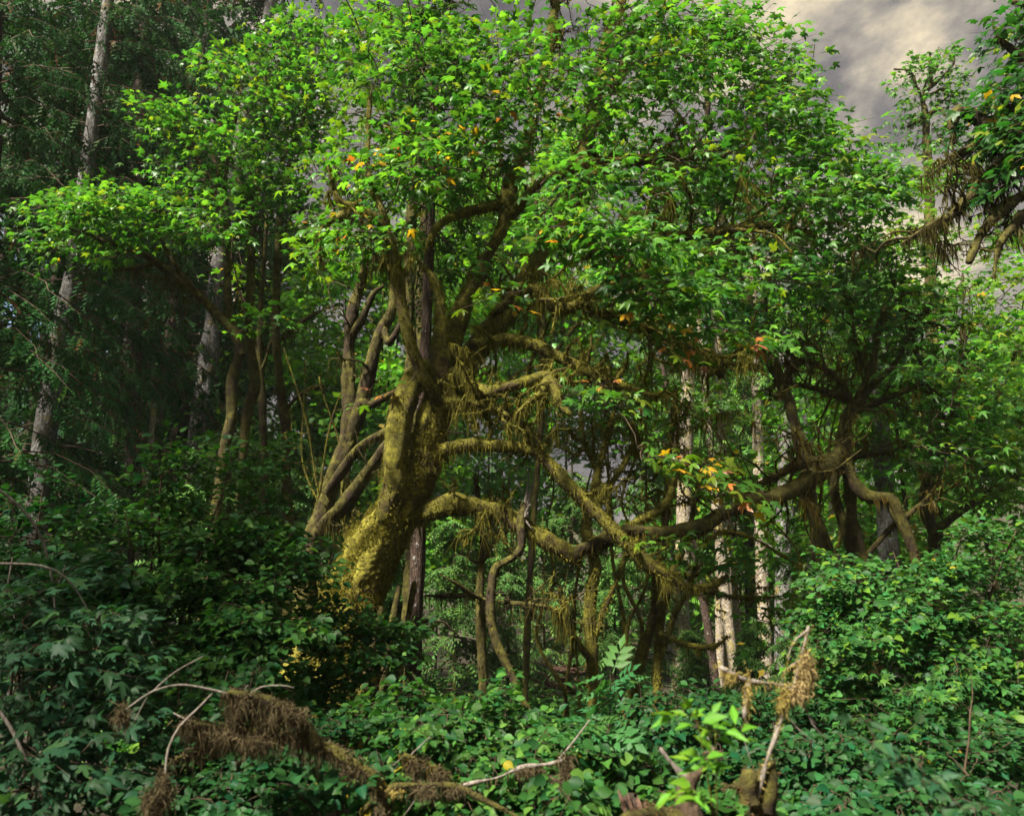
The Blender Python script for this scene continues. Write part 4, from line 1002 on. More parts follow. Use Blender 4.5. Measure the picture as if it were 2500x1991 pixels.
plant('mossy_maple', 'vase shaped mossy maple on the right with a long arm sweeping left', 'tree', [
    [(2112, 1480, 11.2, 40), (2107, 1387, 11.2, 36), (2083, 1282, 11.2, 34), (2072, 1166, 11.2, 34), (2058, 1096, 11.2, 38), (2066, 1026, 11.2, 34), (2100, 975, 11.2, 28), (2124, 909, 11.2, 20), (2136, 845, 11.2, 16), (2153, 775, 11.2, 12), (2182, 699, 11.2, 8), (2190, 620, 11.2, 5)],
    [(2062, 1075, 11.1, 41), (2048, 1102, 10.9, 38), (2008, 1142, 10.6, 38), (1949, 1183, 10.3, 38), (1880, 1218, 10.0, 40), (1792, 1241, 9.8, 41), (1716, 1282, 9.65, 38), (1615, 1296, 9.55, 36), (1534, 1291, 9.5, 35), (1487, 1306, 9.5, 37), (1435, 1333, 9.52, 41), (1400, 1362, 9.55, 36)],
    [(2040, 1110, 11.0, 22), (1960, 1130, 10.8, 22), (1880, 1170, 10.6, 20), (1820, 1210, 10.4, 14)],
    [(2085, 1000, 11.2, 20), (2050, 930, 11.1, 16), (1996, 891, 11.0, 14), (1926, 862, 10.9, 11), (1880, 820, 10.9, 7)],
    [(2089, 985, 11.2, 18), (2020, 960, 11.3, 15), (1960, 945, 11.4, 12), (1890, 930, 11.5, 8)],
    [(2110, 960, 11.2, 18), (2182, 891, 11.1, 14), (2217, 815, 11.0, 11), (2264, 751, 11.0, 7), (2300, 700, 11, 5)],
    [(2095, 1000, 11.2, 18), (2160, 975, 11.1, 15), (2217, 955, 11.0, 13), (2287, 926, 10.9, 9), (2340, 890, 10.8, 6)],
    [(2124, 920, 11.2, 14), (2090, 840, 11.1, 11), (2075, 760, 11.0, 8), (2050, 680, 11, 5)],
    [(2040, 1120, 11.3, 24), (2100, 1110, 11.5, 18), (2180, 1100, 11.6, 12), (2230, 1080, 11.6, 7)],
    [(2066, 1090, 11.0, 26), (2070, 1150, 10.9, 30), (2113, 1206, 10.8, 30), (2171, 1218, 10.7, 30), (2190, 1259, 10.7, 28), (2217, 1317, 10.7, 28), (2241, 1387, 10.7, 28), (2265, 1500, 10.7, 30)],
    [(2062, 1120, 11.3, 22), (2036, 1183, 11.3, 24), (2060, 1282, 11.3, 24), (2085, 1370, 11.3, 26), (2100, 1480, 11.3, 28)],
    [(2020, 1150, 11.4, 18), (1965, 1201, 11.5, 24), (1996, 1270, 11.5, 27), (2019, 1352, 11.5, 28), (2045, 1440, 11.5, 30), (2060, 1520, 11.5, 32)],
    [(2101, 1375, 11.2, 16), (2140, 1330, 11.1, 16), (2182, 1282, 11.0, 15), (2252, 1224, 10.9, 12), (2290, 1170, 10.9, 8)],
    ], limb_mat='brown_limb', moss=dict(BROWN_SHADED, hang=130, cols=((0.05, 0.034, 0.009), (0.17, 0.13, 0.024))), lump=0.014, wig=0.025,
    tangle=[(1, .05, .6, 16, .8, .018), (2, .1, 1, 12, .9, .018), (3, .1, 1, 16, .8, .016), (4, .1, 1, 16, .9, .016), (5, .1, 1, 12, .8, .014), (6, .1, 1, 12, .8, .014), (7, .1, 1, 10, .7, .012), (8, .1, 1, 8, .8, .014), (0, .5, .95, 12, .8, .014), (12, .2, 1, 8, .6, .012)],
    crown=[(2050, 640, 10.8, 170, 110, 1.1, 34), (2230, 680, 10.8, 170, 120, 1.1, 34), (1930, 780, 11.2, 140, 110, 1, 24), (2330, 860, 10.6, 130, 140, 1, 30), (2400, 1040, 10.4, 110, 140, .9, 30), (2150, 820, 11.6, 160, 100, .8, 18), (2280, 1080, 11.2, 90, 90, .7, 14), (2200, 1000, 12.0, 120, 80, .6, 10), (1700, 1330, 9.4, 90, 25, .4, 5), (1830, 1380, 9.6, 60, 30, .4, 4)],
    fol=dict(gap=-0.6, pal='maple', tpl='maple_mid', K=13, Ln=0.8, W=0.4, size=0.17, singles=260, centre=P(2080, 1000, 11.2)))
plant('mossy_maple', 'dark stemmed maple by the right border above the leafy shrub', 'tree', [
    [(2300, 1500, 12.4, 34), (2299, 1428, 12.4, 32), (2287, 1352, 12.4, 30), (2270, 1282, 12.4, 28), (2260, 1212, 12.4, 26), (2285, 1120, 12.4, 24), (2320, 1040, 12.4, 20), (2340, 930, 12.4, 15), (2350, 800, 12.4, 10), (2350, 660, 12.4, 6)],
    [(2275, 1300, 12.3, 18), (2340, 1250, 12.1, 18), (2420, 1200, 11.9, 18), (2500, 1150, 11.7, 18), (2560, 1110, 11.6, 16)],
    [(2290, 1120, 12.4, 16), (2370, 1060, 12.3, 13), (2440, 960, 12.2, 9), (2480, 850, 12.2, 6)], [(2320, 1040, 12.4, 13), (2270, 950, 12.4, 10), (2230, 850, 12.4, 7)]],
    limb_mat='brown_limb', moss=BROWN_SHADED, lump=0.014, wig=0.03, tangle=[(1, .1, 1, 12, .8, .016), (2, .1, 1, 10, .8, .014), (0, .4, .9, 10, .7, .014)],
    crown=[(2400, 720, 12.0, 140, 120, 1, 34), (2460, 900, 11.8, 90, 120, .8, 24), (2420, 1150, 11.2, 120, 80, .7, 22), (2460, 1020, 11.4, 80, 80, .7, 16), (2280, 560, 13.0, 160, 80, 1, 26), (2230, 430, 13.2, 110, 45, .8, 18), (2340, 430, 13.0, 90, 60, .8, 16), (2440, 560, 12.6, 90, 90, 1, 16)], fol=dict(pal='maple_lime', tpl='maple_mid', K=13, size=0.17, singles=180))
plant('mossy_maple', 'near maple overhanging the upper right corner with shaggy dark limbs', 'tree', [
    [(2900, 2050, 9.0, 90), (2880, 1400, 9.0, 76), (2840, 900, 9.0, 66), (2760, 560, 9.0, 56), (2700, 300, 9.0, 46), (2640, 0, 9, 32), (2600, -200, 9, 22)],
    [(2790, 640, 9.0, 40), (2650, 520, 8.8, 40), (2560, 440, 8.7, 38), (2500, 395, 8.6, 36), (2450, 400, 8.6, 32), (2380, 470, 8.6, 26), (2330, 520, 8.6, 20), (2270, 545, 8.6, 13), (2200, 590, 8.6, 6)],
    [(2560, 430, 8.7, 32), (2480, 340, 8.7, 34), (2420, 320, 8.7, 32), (2360, 370, 8.7, 26), (2310, 385, 8.7, 14)],
    [(2420, 330, 8.7, 28), (2380, 290, 8.7, 30), (2340, 275, 8.7, 34), (2325, 300, 8.7, 28), (2330, 350, 8.7, 12)],
    [(2600, 480, 8.8, 30), (2500, 480, 8.6, 28), (2440, 520, 8.5, 26), (2400, 570, 8.5, 18), (2370, 640, 8.5, 8)],
    [(2640, 540, 8.7, 28), (2520, 520, 8.5, 26), (2470, 560, 8.4, 24), (2440, 600, 8.4, 16), (2425, 680, 8.4, 7)],
    [(2700, 300, 9.0, 30), (2560, 200, 8.8, 24), (2480, 130, 8.7, 16), (2430, 90, 8.6, 8)],
    [(2660, 120, 9.0, 24), (2560, 40, 8.8, 16), (2470, 10, 8.7, 9)],
    [(2640, 360, 8.8, 22), (2520, 280, 8.6, 16), (2440, 250, 8.5, 9)]],
    limb_mat='brown_limb', trunk_mat='brown_limb', moss=dict(BROWN_SHADED, hang=300, length=0.24), lump=0.02, wig=0.03, tangle=[(1, .25, 1, 22, .8, .018), (4, .1, 1, 8, .6, .016), (5, .1, 1, 8, .6, .016), (2, .3, 1, 6, .6, .016)],
    crown=[(2470, 60, 8.6, 50, 70, .5, 12), (2480, 190, 8.6, 55, 70, .5, 14), (2430, 270, 8.5, 60, 40, .5, 12), (2480, 310, 8.4, 60, 40, .5, 12), (2560, 150, 8.8, 80, 200, 1, 40), (2700, 100, 9.0, 120, 260, 1.2, 60), (2470, 430, 8.2, 40, 40, .4, 6), (2540, 330, 8.2, 90, 70, .6, 22)],
    fol=dict(pal='maple_dark', tpl='maple', K=13, Ln=0.75, W=0.4, size=0.18, singles=200, centre=P(2700, 300, 9)))
plant('mossy_maple', 'small gnarled maple top standing clear against the grey cloud', 'tree', [
    [(2290, 1500, 19, 34), (2280, 1000, 19, 30), (2272, 650, 19, 26), (2265, 400, 19, 22), (2262, 320, 19, 15), (2258, 270, 19, 12), (2252, 240, 19, 9), (2262, 200, 19, 6), (2290, 160, 19, 4)],
    [(2262, 300, 19, 10), (2235, 300, 19, 9), (2215, 310, 18.9, 6)], [(2264, 290, 19, 12), (2290, 268, 18.9, 11), (2310, 285, 18.8, 7)],
    [(2254, 245, 19, 9), (2236, 215, 18.9, 8), (2215, 180, 18.9, 5), (2180, 172, 18.9, 3)], [(2256, 235, 19, 9), (2270, 205, 19, 8), (2266, 165, 19, 6), (2275, 130, 19, 4)],
    [(2270, 215, 19, 8), (2305, 190, 19.1, 7), (2330, 150, 19.1, 5), (2325, 125, 19.1, 3)], [(2262, 235, 19, 8), (2300, 220, 19, 7), (2340, 235, 19, 4)]],
    limb_mat='brown_limb', moss=BROWN_SHADED, lump=0.02, wig=0.05, crown=[(2262, 340, 19, 90, 30, .8, 16), (2215, 285, 19, 40, 22, .5, 7), (2310, 300, 19, 40, 20, .5, 7), (2250, 150, 19, 34, 16, .5, 8), (2320, 130, 19, 25, 25, .5, 7), (2330, 190, 19, 25, 22, .5, 6), (2215, 230, 19, 26, 22, .5, 7), (2330, 225, 19, 22, 14, .4, 4), (2285, 175, 19, 30, 16, .4, 4), (2200, 200, 19, 18, 12, .4, 4), (2250, 175, 19, 30, 16, .4, 5), (2300, 235, 19, 30, 14, .4, 5), (2270, 280, 19, 50, 12, .4, 4)],
    fol=dict(pal='maple', tpl='maple_mid', K=13, Ln=0.6, W=0.36, size=0.19, singles=60, centre=P(2262, 260, 19)))
plant('mossy_maple', 'slim maple with a shaggy moss knot where the two long limbs meet', 'tree', [
    [(1446, 1800, 9.75, 26), (1446, 1632, 9.75, 26), (1441, 1486, 9.7, 24), (1446, 1425, 9.65, 30), (1455, 1385, 9.65, 30), (1440, 1330, 9.7, 26), (1430, 1285, 9.8, 26), (1447, 1224, 9.9, 26), (1464, 1137, 10.0, 20), (1485, 1060, 10.1, 16), (1499, 1000, 10.2, 10), (1510, 900, 10.2, 6)],
    [(1454, 1550, 9.7, 12), (1475, 1500, 9.65, 13), (1495, 1457, 9.6, 12), (1520, 1380, 9.55, 10), (1528, 1335, 9.5, 7)],
    [(1444, 1610, 9.75, 12), (1425, 1590, 9.6, 13), (1400, 1556, 9.45, 12), (1371, 1515, 9.3, 8), (1340, 1480, 9.2, 5)],
    [(1450, 1240, 9.9, 18), (1480, 1190, 9.9, 16), (1520, 1130, 10.0, 12), (1560, 1060, 10.1, 8)],
    [(1432, 1300, 9.8, 18), (1470, 1330, 9.7, 18), (1480, 1270, 9.8, 14), (1485, 1180, 9.9, 9)],
    [(1460, 1150, 10, 12), (1430, 1080, 10.0, 10), (1415, 1000, 10.0, 6)],
    [(1500, 1300, 9.7, 18), (1560, 1268, 9.8, 20), (1620, 1235, 9.9, 20), (1640, 1195, 9.9, 16), (1650, 1120, 10, 10), (1655, 1020, 10, 6)]],
    limb_mat='mossy_limb', moss=dict(GOLD, hang=240, length=0.18), lump=0.016, wig=0.02, tangle=[(3, .1, 1, 8, .7, .014), (4, .3, 1, 6, .6, .012), (5, .1, 1, 8, .7, .012), (6, .3, 1, 8, .7, .014), (2, .4, 1, 5, .5, .01)],
    crown=[(1480, 930, 10.8, 120, 90, .7, 12), (1610, 940, 11.0, 110, 90, .7, 10)], fol=dict(pal='maple_lime', tpl='maple_mid', K=12, Ln=0.8, size=0.15, singles=30))
plant('mossy_maple', 'twin stemmed leaning maple with a mossy hook shaped branch', 'tree', [
    [(1530, 1760, 10.4, 34), (1548, 1690, 10.4, 30), (1566, 1603, 10.35, 28), (1594, 1515, 10.3, 26), (1604, 1420, 10.2, 24), (1614, 1360, 10.2, 22), (1622, 1300, 10.2, 20), (1630, 1200, 10.2, 16), (1640, 1080, 10.2, 12), (1650, 950, 10.2, 7)],
    [(1602, 1740, 10.2, 22), (1603, 1632, 10.2, 22), (1612, 1520, 10.15, 22), (1632, 1430, 10.1, 22), (1652, 1370, 10.1, 18), (1680, 1310, 10.1, 14), (1700, 1220, 10.1, 10), (1715, 1120, 10.1, 6)],
    [(1604, 1620, 10.2, 12), (1628, 1570, 10.1, 12), (1647, 1504, 10.0, 12), (1676, 1445, 9.9, 11), (1700, 1380, 9.9, 8)],
    [(1607, 1545, 10.1, 14), (1630, 1558, 9.9, 13), (1658, 1573, 9.8, 13), (1716, 1582, 9.7, 13), (1751, 1573, 9.6, 12), (1775, 1553, 9.6, 8)],
    [(1690, 1432, 9.9, 14), (1730, 1440, 9.9, 12), (1780, 1452, 9.9, 9), (1850, 1455, 9.9, 6), (1940, 1450, 9.9, 4)],
    [(1640, 1400, 10.1, 12), (1700, 1400, 10, 12), (1760, 1380, 10, 9), (1830, 1370, 10, 5)],
    [(1720, 1330, 10.1, 12), (1770, 1300, 10.3, 12), (1850, 1320, 10.3, 10), (1900, 1350, 10.3, 7), (1960, 1380, 10.3, 4)]],
    limb_mat='mossy_limb', moss=dict(GOLD, hang=200, length=0.12), lump=0.014, wig=0.02, tangle=[(0, .5, 1, 14, .8, .014), (1, .4, 1, 14, .8, .014), (2, .5, 1, 6, .6, .012), (4, .2, 1, 6, .5, .008)],
    crown=[(1660, 1010, 10.8, 120, 100, .8, 12), (1760, 1060, 11, 120, 120, .8, 12), (1900, 1480, 10, 60, 40, .4, 6), (1600, 1310, 9.3, 50, 20, .3, 4)], fol=dict(pal='maple_lime', tpl='maple_mid', K=11, Ln=0.8, size=0.16, singles=40))
plant('mossy_maple', 'thin upright dark stem with short bare arms below the big horizontal limb', 'tree', [
    [(1181, 1800, 9.9, 26), (1179, 1661, 9.9, 24), (1174, 1544, 9.9, 23), (1172, 1428, 9.9, 21), (1176, 1360, 9.9, 19), (1178, 1300, 9.9, 17), (1170, 1240, 10, 12), (1160, 1160, 10, 8)],
    [(1174, 1458, 9.85, 12), (1150, 1450, 9.7, 10), (1110, 1420, 9.5, 10), (1075, 1402, 9.4, 6)], [(1172, 1450, 9.95, 10), (1120, 1452, 10.1, 10), (1070, 1453, 10.2, 9), (1035, 1451, 10.3, 6)],
    [(1176, 1380, 9.9, 10), (1195, 1340, 9.8, 8), (1215, 1310, 9.8, 4)], [(1174, 1375, 9.9, 8), (1150, 1365, 9.8, 7), (1138, 1345, 9.8, 4)], [(1178, 1460, 9.85, 8), (1250, 1470, 9.5, 8), (1330, 1480, 9.3, 7), (1380, 1500, 9.2, 4)]],
    limb_mat='brown_limb', moss=dict(BROWN_SHADED, hang=60), lump=0.012, wig=0.02, tangle=[(5, .2, 1, 10, .6, .008), (0, .5, 1, 6, .5, .008)])

def broken_snag():
    pts = [(1318, 1800, 9.0, 18), (1266, 1690, 9.1, 18), (1243, 1632, 9.2, 20), (1210, 1562, 9.25, 24), (1197, 1486, 9.3, 24), (1208, 1392, 9.35, 24), (1245, 1365, 9.35, 22), (1272, 1335, 9.4, 22), (1274, 1271, 9.4, 26), (1283, 1230, 9.4, 24)]
    p, r = W_(pts); base = p[0].copy(); base[2] = float(ground_z(base[0], base[1]))
    root = thing('broken_snag', 'crooked broken snag with a pale splintered tip hanging across the big limb', 'dead tree', base)
    p = np.concatenate([[base - [0, 0, 0.05]], p]); r = np.concatenate([[r[0] * 1.1], r])
    mb = MB(); T = tube(mb, p, r, k=14, step=0.05, lump=0.012, ridge=0.1); mb.build('trunk', M['brown_limb'], root, base)
    ms = MB(); moss_on(ms, T, hang=70, fuzz=160, length=0.12, cols=BROWN_SHADED['cols']); ms.build('moss', M['moss'], root, base, smooth=False, kind='stuff')
    mb = MB()
    for j in range(14):
        a = P(1280 + rng.normal(0, 4), 1262 + rng.normal(0, 14), 9.38 + rng.normal(0, .02)); e = P(1298 + rng.normal(0, 4), 1146 + abs(rng.normal(0, 50)), 9.38 + rng.normal(0, .05))
        tube(mb, [a, (a + e) / 2 + rng.normal(0, .008, 3), e], [0.022, 0.014, 0.002], k=5, step=0.06)
    mb.build('splintered_tip', M['pale_twig'], root, base)
    mb = MB(); tube(mb, [P(1266, 1640, 9.15), P(1243, 1720, 9.1), P(1222, 1780, 9.1)], [.012, .01, .02], k=6, step=.05); mb.build('hanging_root', M['twig'], root, base)
broken_snag()

def crooked_stems(label, u0, u1, Y, n, vb, vt, seed):
    r = np.random.default_rng(seed)
    limbs = []
    for i in range(n):
        ub = r.uniform(u0, u1); ut = ub + r.normal(0, 90); y0 = Y + r.normal(0, 0.35)
        vt_ = vt + r.uniform(-40, 160); w = r.uniform(7, 14)
        pts = []
        for q in np.linspace(0, 1, 6):
            pts.append((ub + (ut - ub) * q ** 1.5 + r.normal(0, 16) * (q > 0), vb + (vt_ - vb) * q, y0 + r.normal(0, 0.15) * q, w * (1 - 0.72 * q)))
        limbs.append(pts)
    b0 = P((u0 + u1) / 2, vb, Y); b0[2] = float(ground_z(b0[0], Y))
    plant('vine_maple', label, 'tree', limbs, base=b0, limb_mat='mossy_limb', moss=dict(GOLD, hang=90, fuzz=120, length=0.10, cols=((0.05, 0.04, 0.012), (0.17, 0.145, 0.03))), lump=0.008, wig=0.06, k=7, step=0.12,
          tangle=[(i, .35, 1, 3, .6, .010) for i in range(n)], trunk_name='stem', limb_name='stem', group='thin crooked vine maples in the clearing')
crooked_stems('clump of thin crooked mossy stems behind the diagonal golden limb', 1340, 1420, 11.6, 3, 1690, 930, 1)
crooked_stems('clump of wavy mossy stems left of the pale far trunk row', 1500, 1560, 11.8, 3, 1690, 900, 2)
crooked_stems('clump of crooked mossy stems under the long arm sweeping right', 1950, 2020, 11.9, 4, 1620, 880, 3)
crooked_stems('clump of thin dark stems between the slim maples and the golden trunk', 720, 850, 12.6, 5, 1500, 820, 4)

plant('mossy_maple', 'dark leaved tall maple filling the upper right behind the big crown', 'tree', [
    [(2010, 1560, 14.6, 32), (1995, 1300, 14.6, 30), (1930, 1000, 14.6, 28), (1830, 760, 14.6, 26), (1760, 520, 14.6, 22), (1730, 300, 14.6, 16), (1720, 80, 14.6, 10)],
    [(1868, 850, 14.6, 18), (1870, 720, 14.4, 16), (1900, 600, 14.3, 12), (1960, 480, 14.2, 7)], [(1812, 700, 14.6, 17), (1700, 610, 14.5, 14), (1610, 520, 14.4, 10), (1540, 440, 14.4, 6)],
    [(1735, 420, 14.6, 14), (1810, 320, 14.5, 11), (1870, 200, 14.4, 7)], [(1735, 380, 14.6, 13), (1650, 280, 14.5, 10), (1580, 180, 14.4, 6)], [(1908, 950, 14.6, 14), (1930, 890, 14.5, 11), (1960, 830, 14.4, 7), (2040, 760, 14.4, 4)]],
    limb_mat='brown_limb', moss=dict(BROWN_SHADED, hang=90, fuzz=90), lump=0.014, wig=0.03, tangle=[(1, .2, 1, 8, .9, .014), (2, .2, 1, 8, .9, .014), (5, .2, 1, 8, .9, .014)],
    crown=[(1700, 150, 14.5, 220, 140, 1.2, 44), (1560, 330, 14.5, 160, 120, 1.0, 34), (1850, 330, 14.4, 180, 140, 1.1, 44), (1700, 520, 14.6, 200, 110, 1.0, 40), (1930, 560, 14.3, 170, 120, 1.0, 40), (1830, 760, 14.5, 190, 90, .9, 30), (2060, 660, 14.4, 140, 110, .9, 26), (1640, 720, 14.6, 140, 90, .8, 18), (2060, 480, 14.4, 110, 70, .8, 18)],
    fol=dict(pal='maple_dark', tpl='maple_mid', K=13, Ln=0.9, W=0.45, size=0.20, singles=60, centre=P(1760, 700, 14.6)))
plant('maple_tree', 'lime leaved maple behind the fork, closing the gap above the golden trunk', 'tree', [
    [(1285, 1600, 15.6, 16), (1300, 1300, 15.6, 16), (1322, 1000, 15.6, 16), (1320, 700, 15.6, 17), (1300, 400, 15.6, 12), (1290, 150, 15.6, 7)],
    [(1324, 900, 15.6, 12), (1400, 800, 15.5, 10), (1470, 700, 15.4, 6)], [(1322, 780, 15.6, 12), (1250, 680, 15.5, 10), (1180, 580, 15.5, 6)], [(1310, 540, 15.6, 11), (1390, 440, 15.5, 8), (1440, 330, 15.5, 5)], [(1305, 480, 15.6, 10), (1220, 380, 15.5, 7), (1150, 290, 15.5, 4)]],
    limb_mat='brown_limb', moss=dict(BROWN_SHADED, hang=40, fuzz=60), lump=0.012, wig=0.03,
    crown=[(1300, 200, 15.5, 180, 130, 1.1, 34), (1180, 450, 15.5, 140, 130, 1.0, 30), (1400, 450, 15.5, 150, 130, 1.0, 32), (1290, 680, 15.6, 160, 110, .9, 30), (1450, 760, 15.5, 130, 100, .8, 22), (1120, 760, 15.6, 120, 120, .8, 20)  , (1500, 900, 15.8, 140, 60, .8, 8), (1080, 130, 15.5, 140, 110, 1, 22)],
    fol=dict(pal='maple_lime', tpl='maple_mid', K=13, Ln=0.9, W=0.45, size=0.19, singles=40, centre=P(1320, 600, 15.6)))

# ================================================================== SHRUBS
def to_px(p):
    y = p[1]; z = p[2] - CAMZ
    d = y * CP + z * SP
    return CX + p[0] / d * F, CY - (-y * SP + z * CP) / d * F
def shrub(name, label, foot, tips, crown, fol, w=9, limb_mat='twig', cat='shrub', group=None, more=()):
    """stems that arch up from one foot on the ground, with tiers of leaves"""
    u0, Y0 = foot
    d0 = P(u0, 1500, Y0); b = np.array([d0[0], Y0, float(ground_z(d0[0], Y0))])
    bu, bv = to_px(b)
    limbs = []
    for (u, v, Y) in tips:
        ja = rng.normal(0, 0.12, 2)
        limbs.append([(bu + rng.normal(0, 10), bv, Y0 + ja[0], w), (bu * 0.62 + u * 0.38 + rng.normal(0, 12), bv * 0.52 + v * 0.48, Y0 * 0.6 + Y * 0.4, w * 0.8), (bu * 0.25 + u * 0.75 + rng.normal(0, 12), bv * 0.16 + v * 0.84, Y0 * 0.25 + Y * 0.75, w * 0.55), (u, v, Y, w * 0.25)])
    return plant(name, label, cat, limbs, crown=crown, base=b, group=group, limb_mat=limb_mat, lump=0.0, wig=0.02, k=6, step=0.15, fol=fol, trunk_name='stem', limb_name='stem', more=more)
def loose(u0, u1, v0, v1, Ya, Yb, n, per=(5, 15), seed=0):
    """uneven clumps over a region, nearer towards the bottom"""
    r = np.random.default_rng(seed + 500); out = []
    for i in range(n):
        u = r.uniform(u0, u1); f = r.uniform(0, 1) ** 0.9; v = v0 + (v1 - v0) * f
        out.append((u, v, Ya + (Yb - Ya) * f + r.normal(0, 0.28), r.uniform(26, 80), r.uniform(18, 55), r.uniform(.1, .4), int(r.integers(*per))))
    return out
def shoots(u0, u1, v0, v1, Y, n, seed=0):
    """upright leafy shoots that stand above the rest"""
    r = np.random.default_rng(seed + 900)
    return [(r.uniform(u0, u1), r.uniform(v0, v1), Y + r.normal(0, .25), r.uniform(8, 16), r.uniform(35, 80), .08, int(r.integers(4, 8))) for i in range(n)]
HZ = dict(tpl='round', mat='shrub_leaf', K=12, Ln=0.42, W=0.14, size=0.074, droop=0.22, tilt=0.32, r0=0.0025)
shrub('hazel_shrub', 'tall spreading hazel thicket left of the big mossy trunk', (430, 7.2),
      [(420, 1075, 7.0), (345, 1140, 7.0), (560, 1150, 7.0), (650, 1150, 7.2), (300, 1250, 6.6), (520, 1300, 6.4), (700, 1250, 7.0), (600, 1400, 6.4), (780, 1320, 7.0), (420, 1450, 6.0)],
      [(430, 1105, 7.0, 36, 40, .2, 7), (350, 1190, 6.9, 50, 36, .3, 7), (660, 1190, 7.2, 50, 26, .3, 6), (560, 1180, 7.1, 60, 26, .3, 7)] + loose(230, 750, 1290, 1720, 7.1, 5.9, 78, (5, 14), 5) + loose(240, 760, 1220, 1330, 7.2, 6.8, 14, (4, 8), 7) + shoots(280, 720, 1090, 1240, 7.0, 10, 6),
      dict(HZ, pal='hazel', singles=300))
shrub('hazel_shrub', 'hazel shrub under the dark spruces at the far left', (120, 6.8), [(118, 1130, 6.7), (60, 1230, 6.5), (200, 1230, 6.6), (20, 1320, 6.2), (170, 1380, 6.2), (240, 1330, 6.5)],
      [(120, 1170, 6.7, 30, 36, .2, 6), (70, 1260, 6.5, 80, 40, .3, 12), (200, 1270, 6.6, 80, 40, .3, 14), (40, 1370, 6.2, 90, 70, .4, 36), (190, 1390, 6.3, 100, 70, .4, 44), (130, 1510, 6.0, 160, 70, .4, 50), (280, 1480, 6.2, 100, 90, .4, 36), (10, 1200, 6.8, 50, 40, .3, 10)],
      dict(HZ, pal='hazel_shaded', singles=160))
shrub('hazel_shrub', 'hazel spray reaching across the foot of the big mossy trunk', (850, 7.6), [(1000, 1545, 7.3), (900, 1500, 7.3), (800, 1480, 7.3), (950, 1600, 7.2), (740, 1600, 7.2), (860, 1650, 7.2)],
      [(960, 1535, 7.3, 70, 26, .2, 16), (880, 1520, 7.3, 70, 35, .25, 22), (800, 1480, 7.3, 60, 35, .25, 16), (960, 1590, 7.2, 60, 26, .2, 10), (790, 1570, 7.2, 90, 45, .3, 26), (860, 1640, 7.2, 110, 35, .3, 18), (730, 1670, 7.0, 90, 50, .3, 26), (800, 1690, 6.8, 90, 60, .3, 24), (870, 1600, 7.0, 70, 40, .3, 12), (660, 1380, 7.3, 90, 30, .3, 14)],
      dict(HZ, pal='hazel', singles=140))
shrub('broadleaf_maple_shrub', 'bluish big leaved maple shrub in the lower left corner', (60, 4.7),
      [(30, 1360, 4.8), (160, 1380, 4.8), (250, 1500, 4.6), (60, 1560, 4.4), (320, 1610, 4.5), (180, 1720, 4.2), (40, 1800, 4.0), (280, 1800, 4.1)],
      [(130, 1390, 4.8, 100, 30, .25, 9), (60, 1460, 4.7, 90, 45, .3, 12), (230, 1500, 4.6, 90, 40, .3, 12), (100, 1570, 4.5, 120, 50, .3, 15), (290, 1610, 4.5, 90, 40, .3, 12), (80, 1690, 4.3, 120, 50, .3, 15), (240, 1720, 4.3, 110, 50, .3, 14), (70, 1820, 4.1, 120, 60, .3, 15), (240, 1850, 4.1, 120, 60, .3, 14), (120, 1950, 4.0, 150, 50, .3, 14), (20, 1600, 4.3, 60, 100, .3, 8)],
      dict(pal='blue', tpl='maple', mat='shrub_leaf', K=11, Ln=0.42, W=0.20, size=0.105, droop=0.3, tilt=0.35, r0=0.003, singles=280), w=12, limb_mat='pale_twig')
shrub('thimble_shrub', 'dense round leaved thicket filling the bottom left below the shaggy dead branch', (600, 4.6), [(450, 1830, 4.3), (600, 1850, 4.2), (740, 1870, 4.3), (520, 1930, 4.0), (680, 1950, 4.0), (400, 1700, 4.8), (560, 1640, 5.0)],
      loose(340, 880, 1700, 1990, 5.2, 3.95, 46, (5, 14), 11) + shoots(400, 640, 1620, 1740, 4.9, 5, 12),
      dict(HZ, pal='hazel_shaded', singles=280, size=0.054, Ln=0.26, W=0.09), w=6)
shrub('snowberry_shrub', 'bright round leaved shrub at bottom centre with upright shoots', (1130, 5.0), [(1005, 1640, 5.0), (960, 1730, 4.9), (1080, 1720, 5.0), (1190, 1740, 5.0), (1300, 1780, 4.9), (1050, 1850, 4.5), (1200, 1870, 4.5), (1380, 1850, 4.7), (920, 1830, 4.6)],
      [(1002, 1690, 5.0, 18, 55, .1, 9)] + loose(890, 1450, 1730, 1990, 5.1, 4.1, 56, (5, 14), 13) + shoots(930, 1350, 1680, 1790, 5.0, 8, 14),
      dict(HZ, pal='hazel', singles=300, size=0.058, Ln=0.28, W=0.09), w=6)
shrub('vine_maple_shrub', 'wide layered vine maple shrub filling the lower right', (2230, 7.4), [(2050, 1400, 7.2), (2180, 1350, 7.2), (2350, 1320, 7.0), (2480, 1300, 6.8), (2100, 1520, 6.8), (2300, 1480, 6.6), (2440, 1500, 6.4), (2000, 1600, 6.8), (2200, 1640, 6.4), (2400, 1680, 6.0)],
      loose(1990, 2500, 1340, 1880, 7.2, 5.5, 66, (6, 16), 1) + [(2440, 1290, 6.9, 90, 35, .3, 16), (2330, 1390, 7, 90, 40, .3, 16)] + shoots(2000, 2480, 1300, 1620, 6.8, 8, 2),
      dict(HZ, pal='vine', tpl='round', singles=220, size=0.066, Ln=0.40, W=0.15, droop=0.15),
      more=[(loose(1980, 2500, 1380, 1900, 7.0, 5.3, 34, (4, 10), 3), dict(HZ, pal='hazel', tpl='maple_mid', singles=80, size=0.078, Ln=0.40, W=0.16, tilt=0.4, part='lower_crown'))])
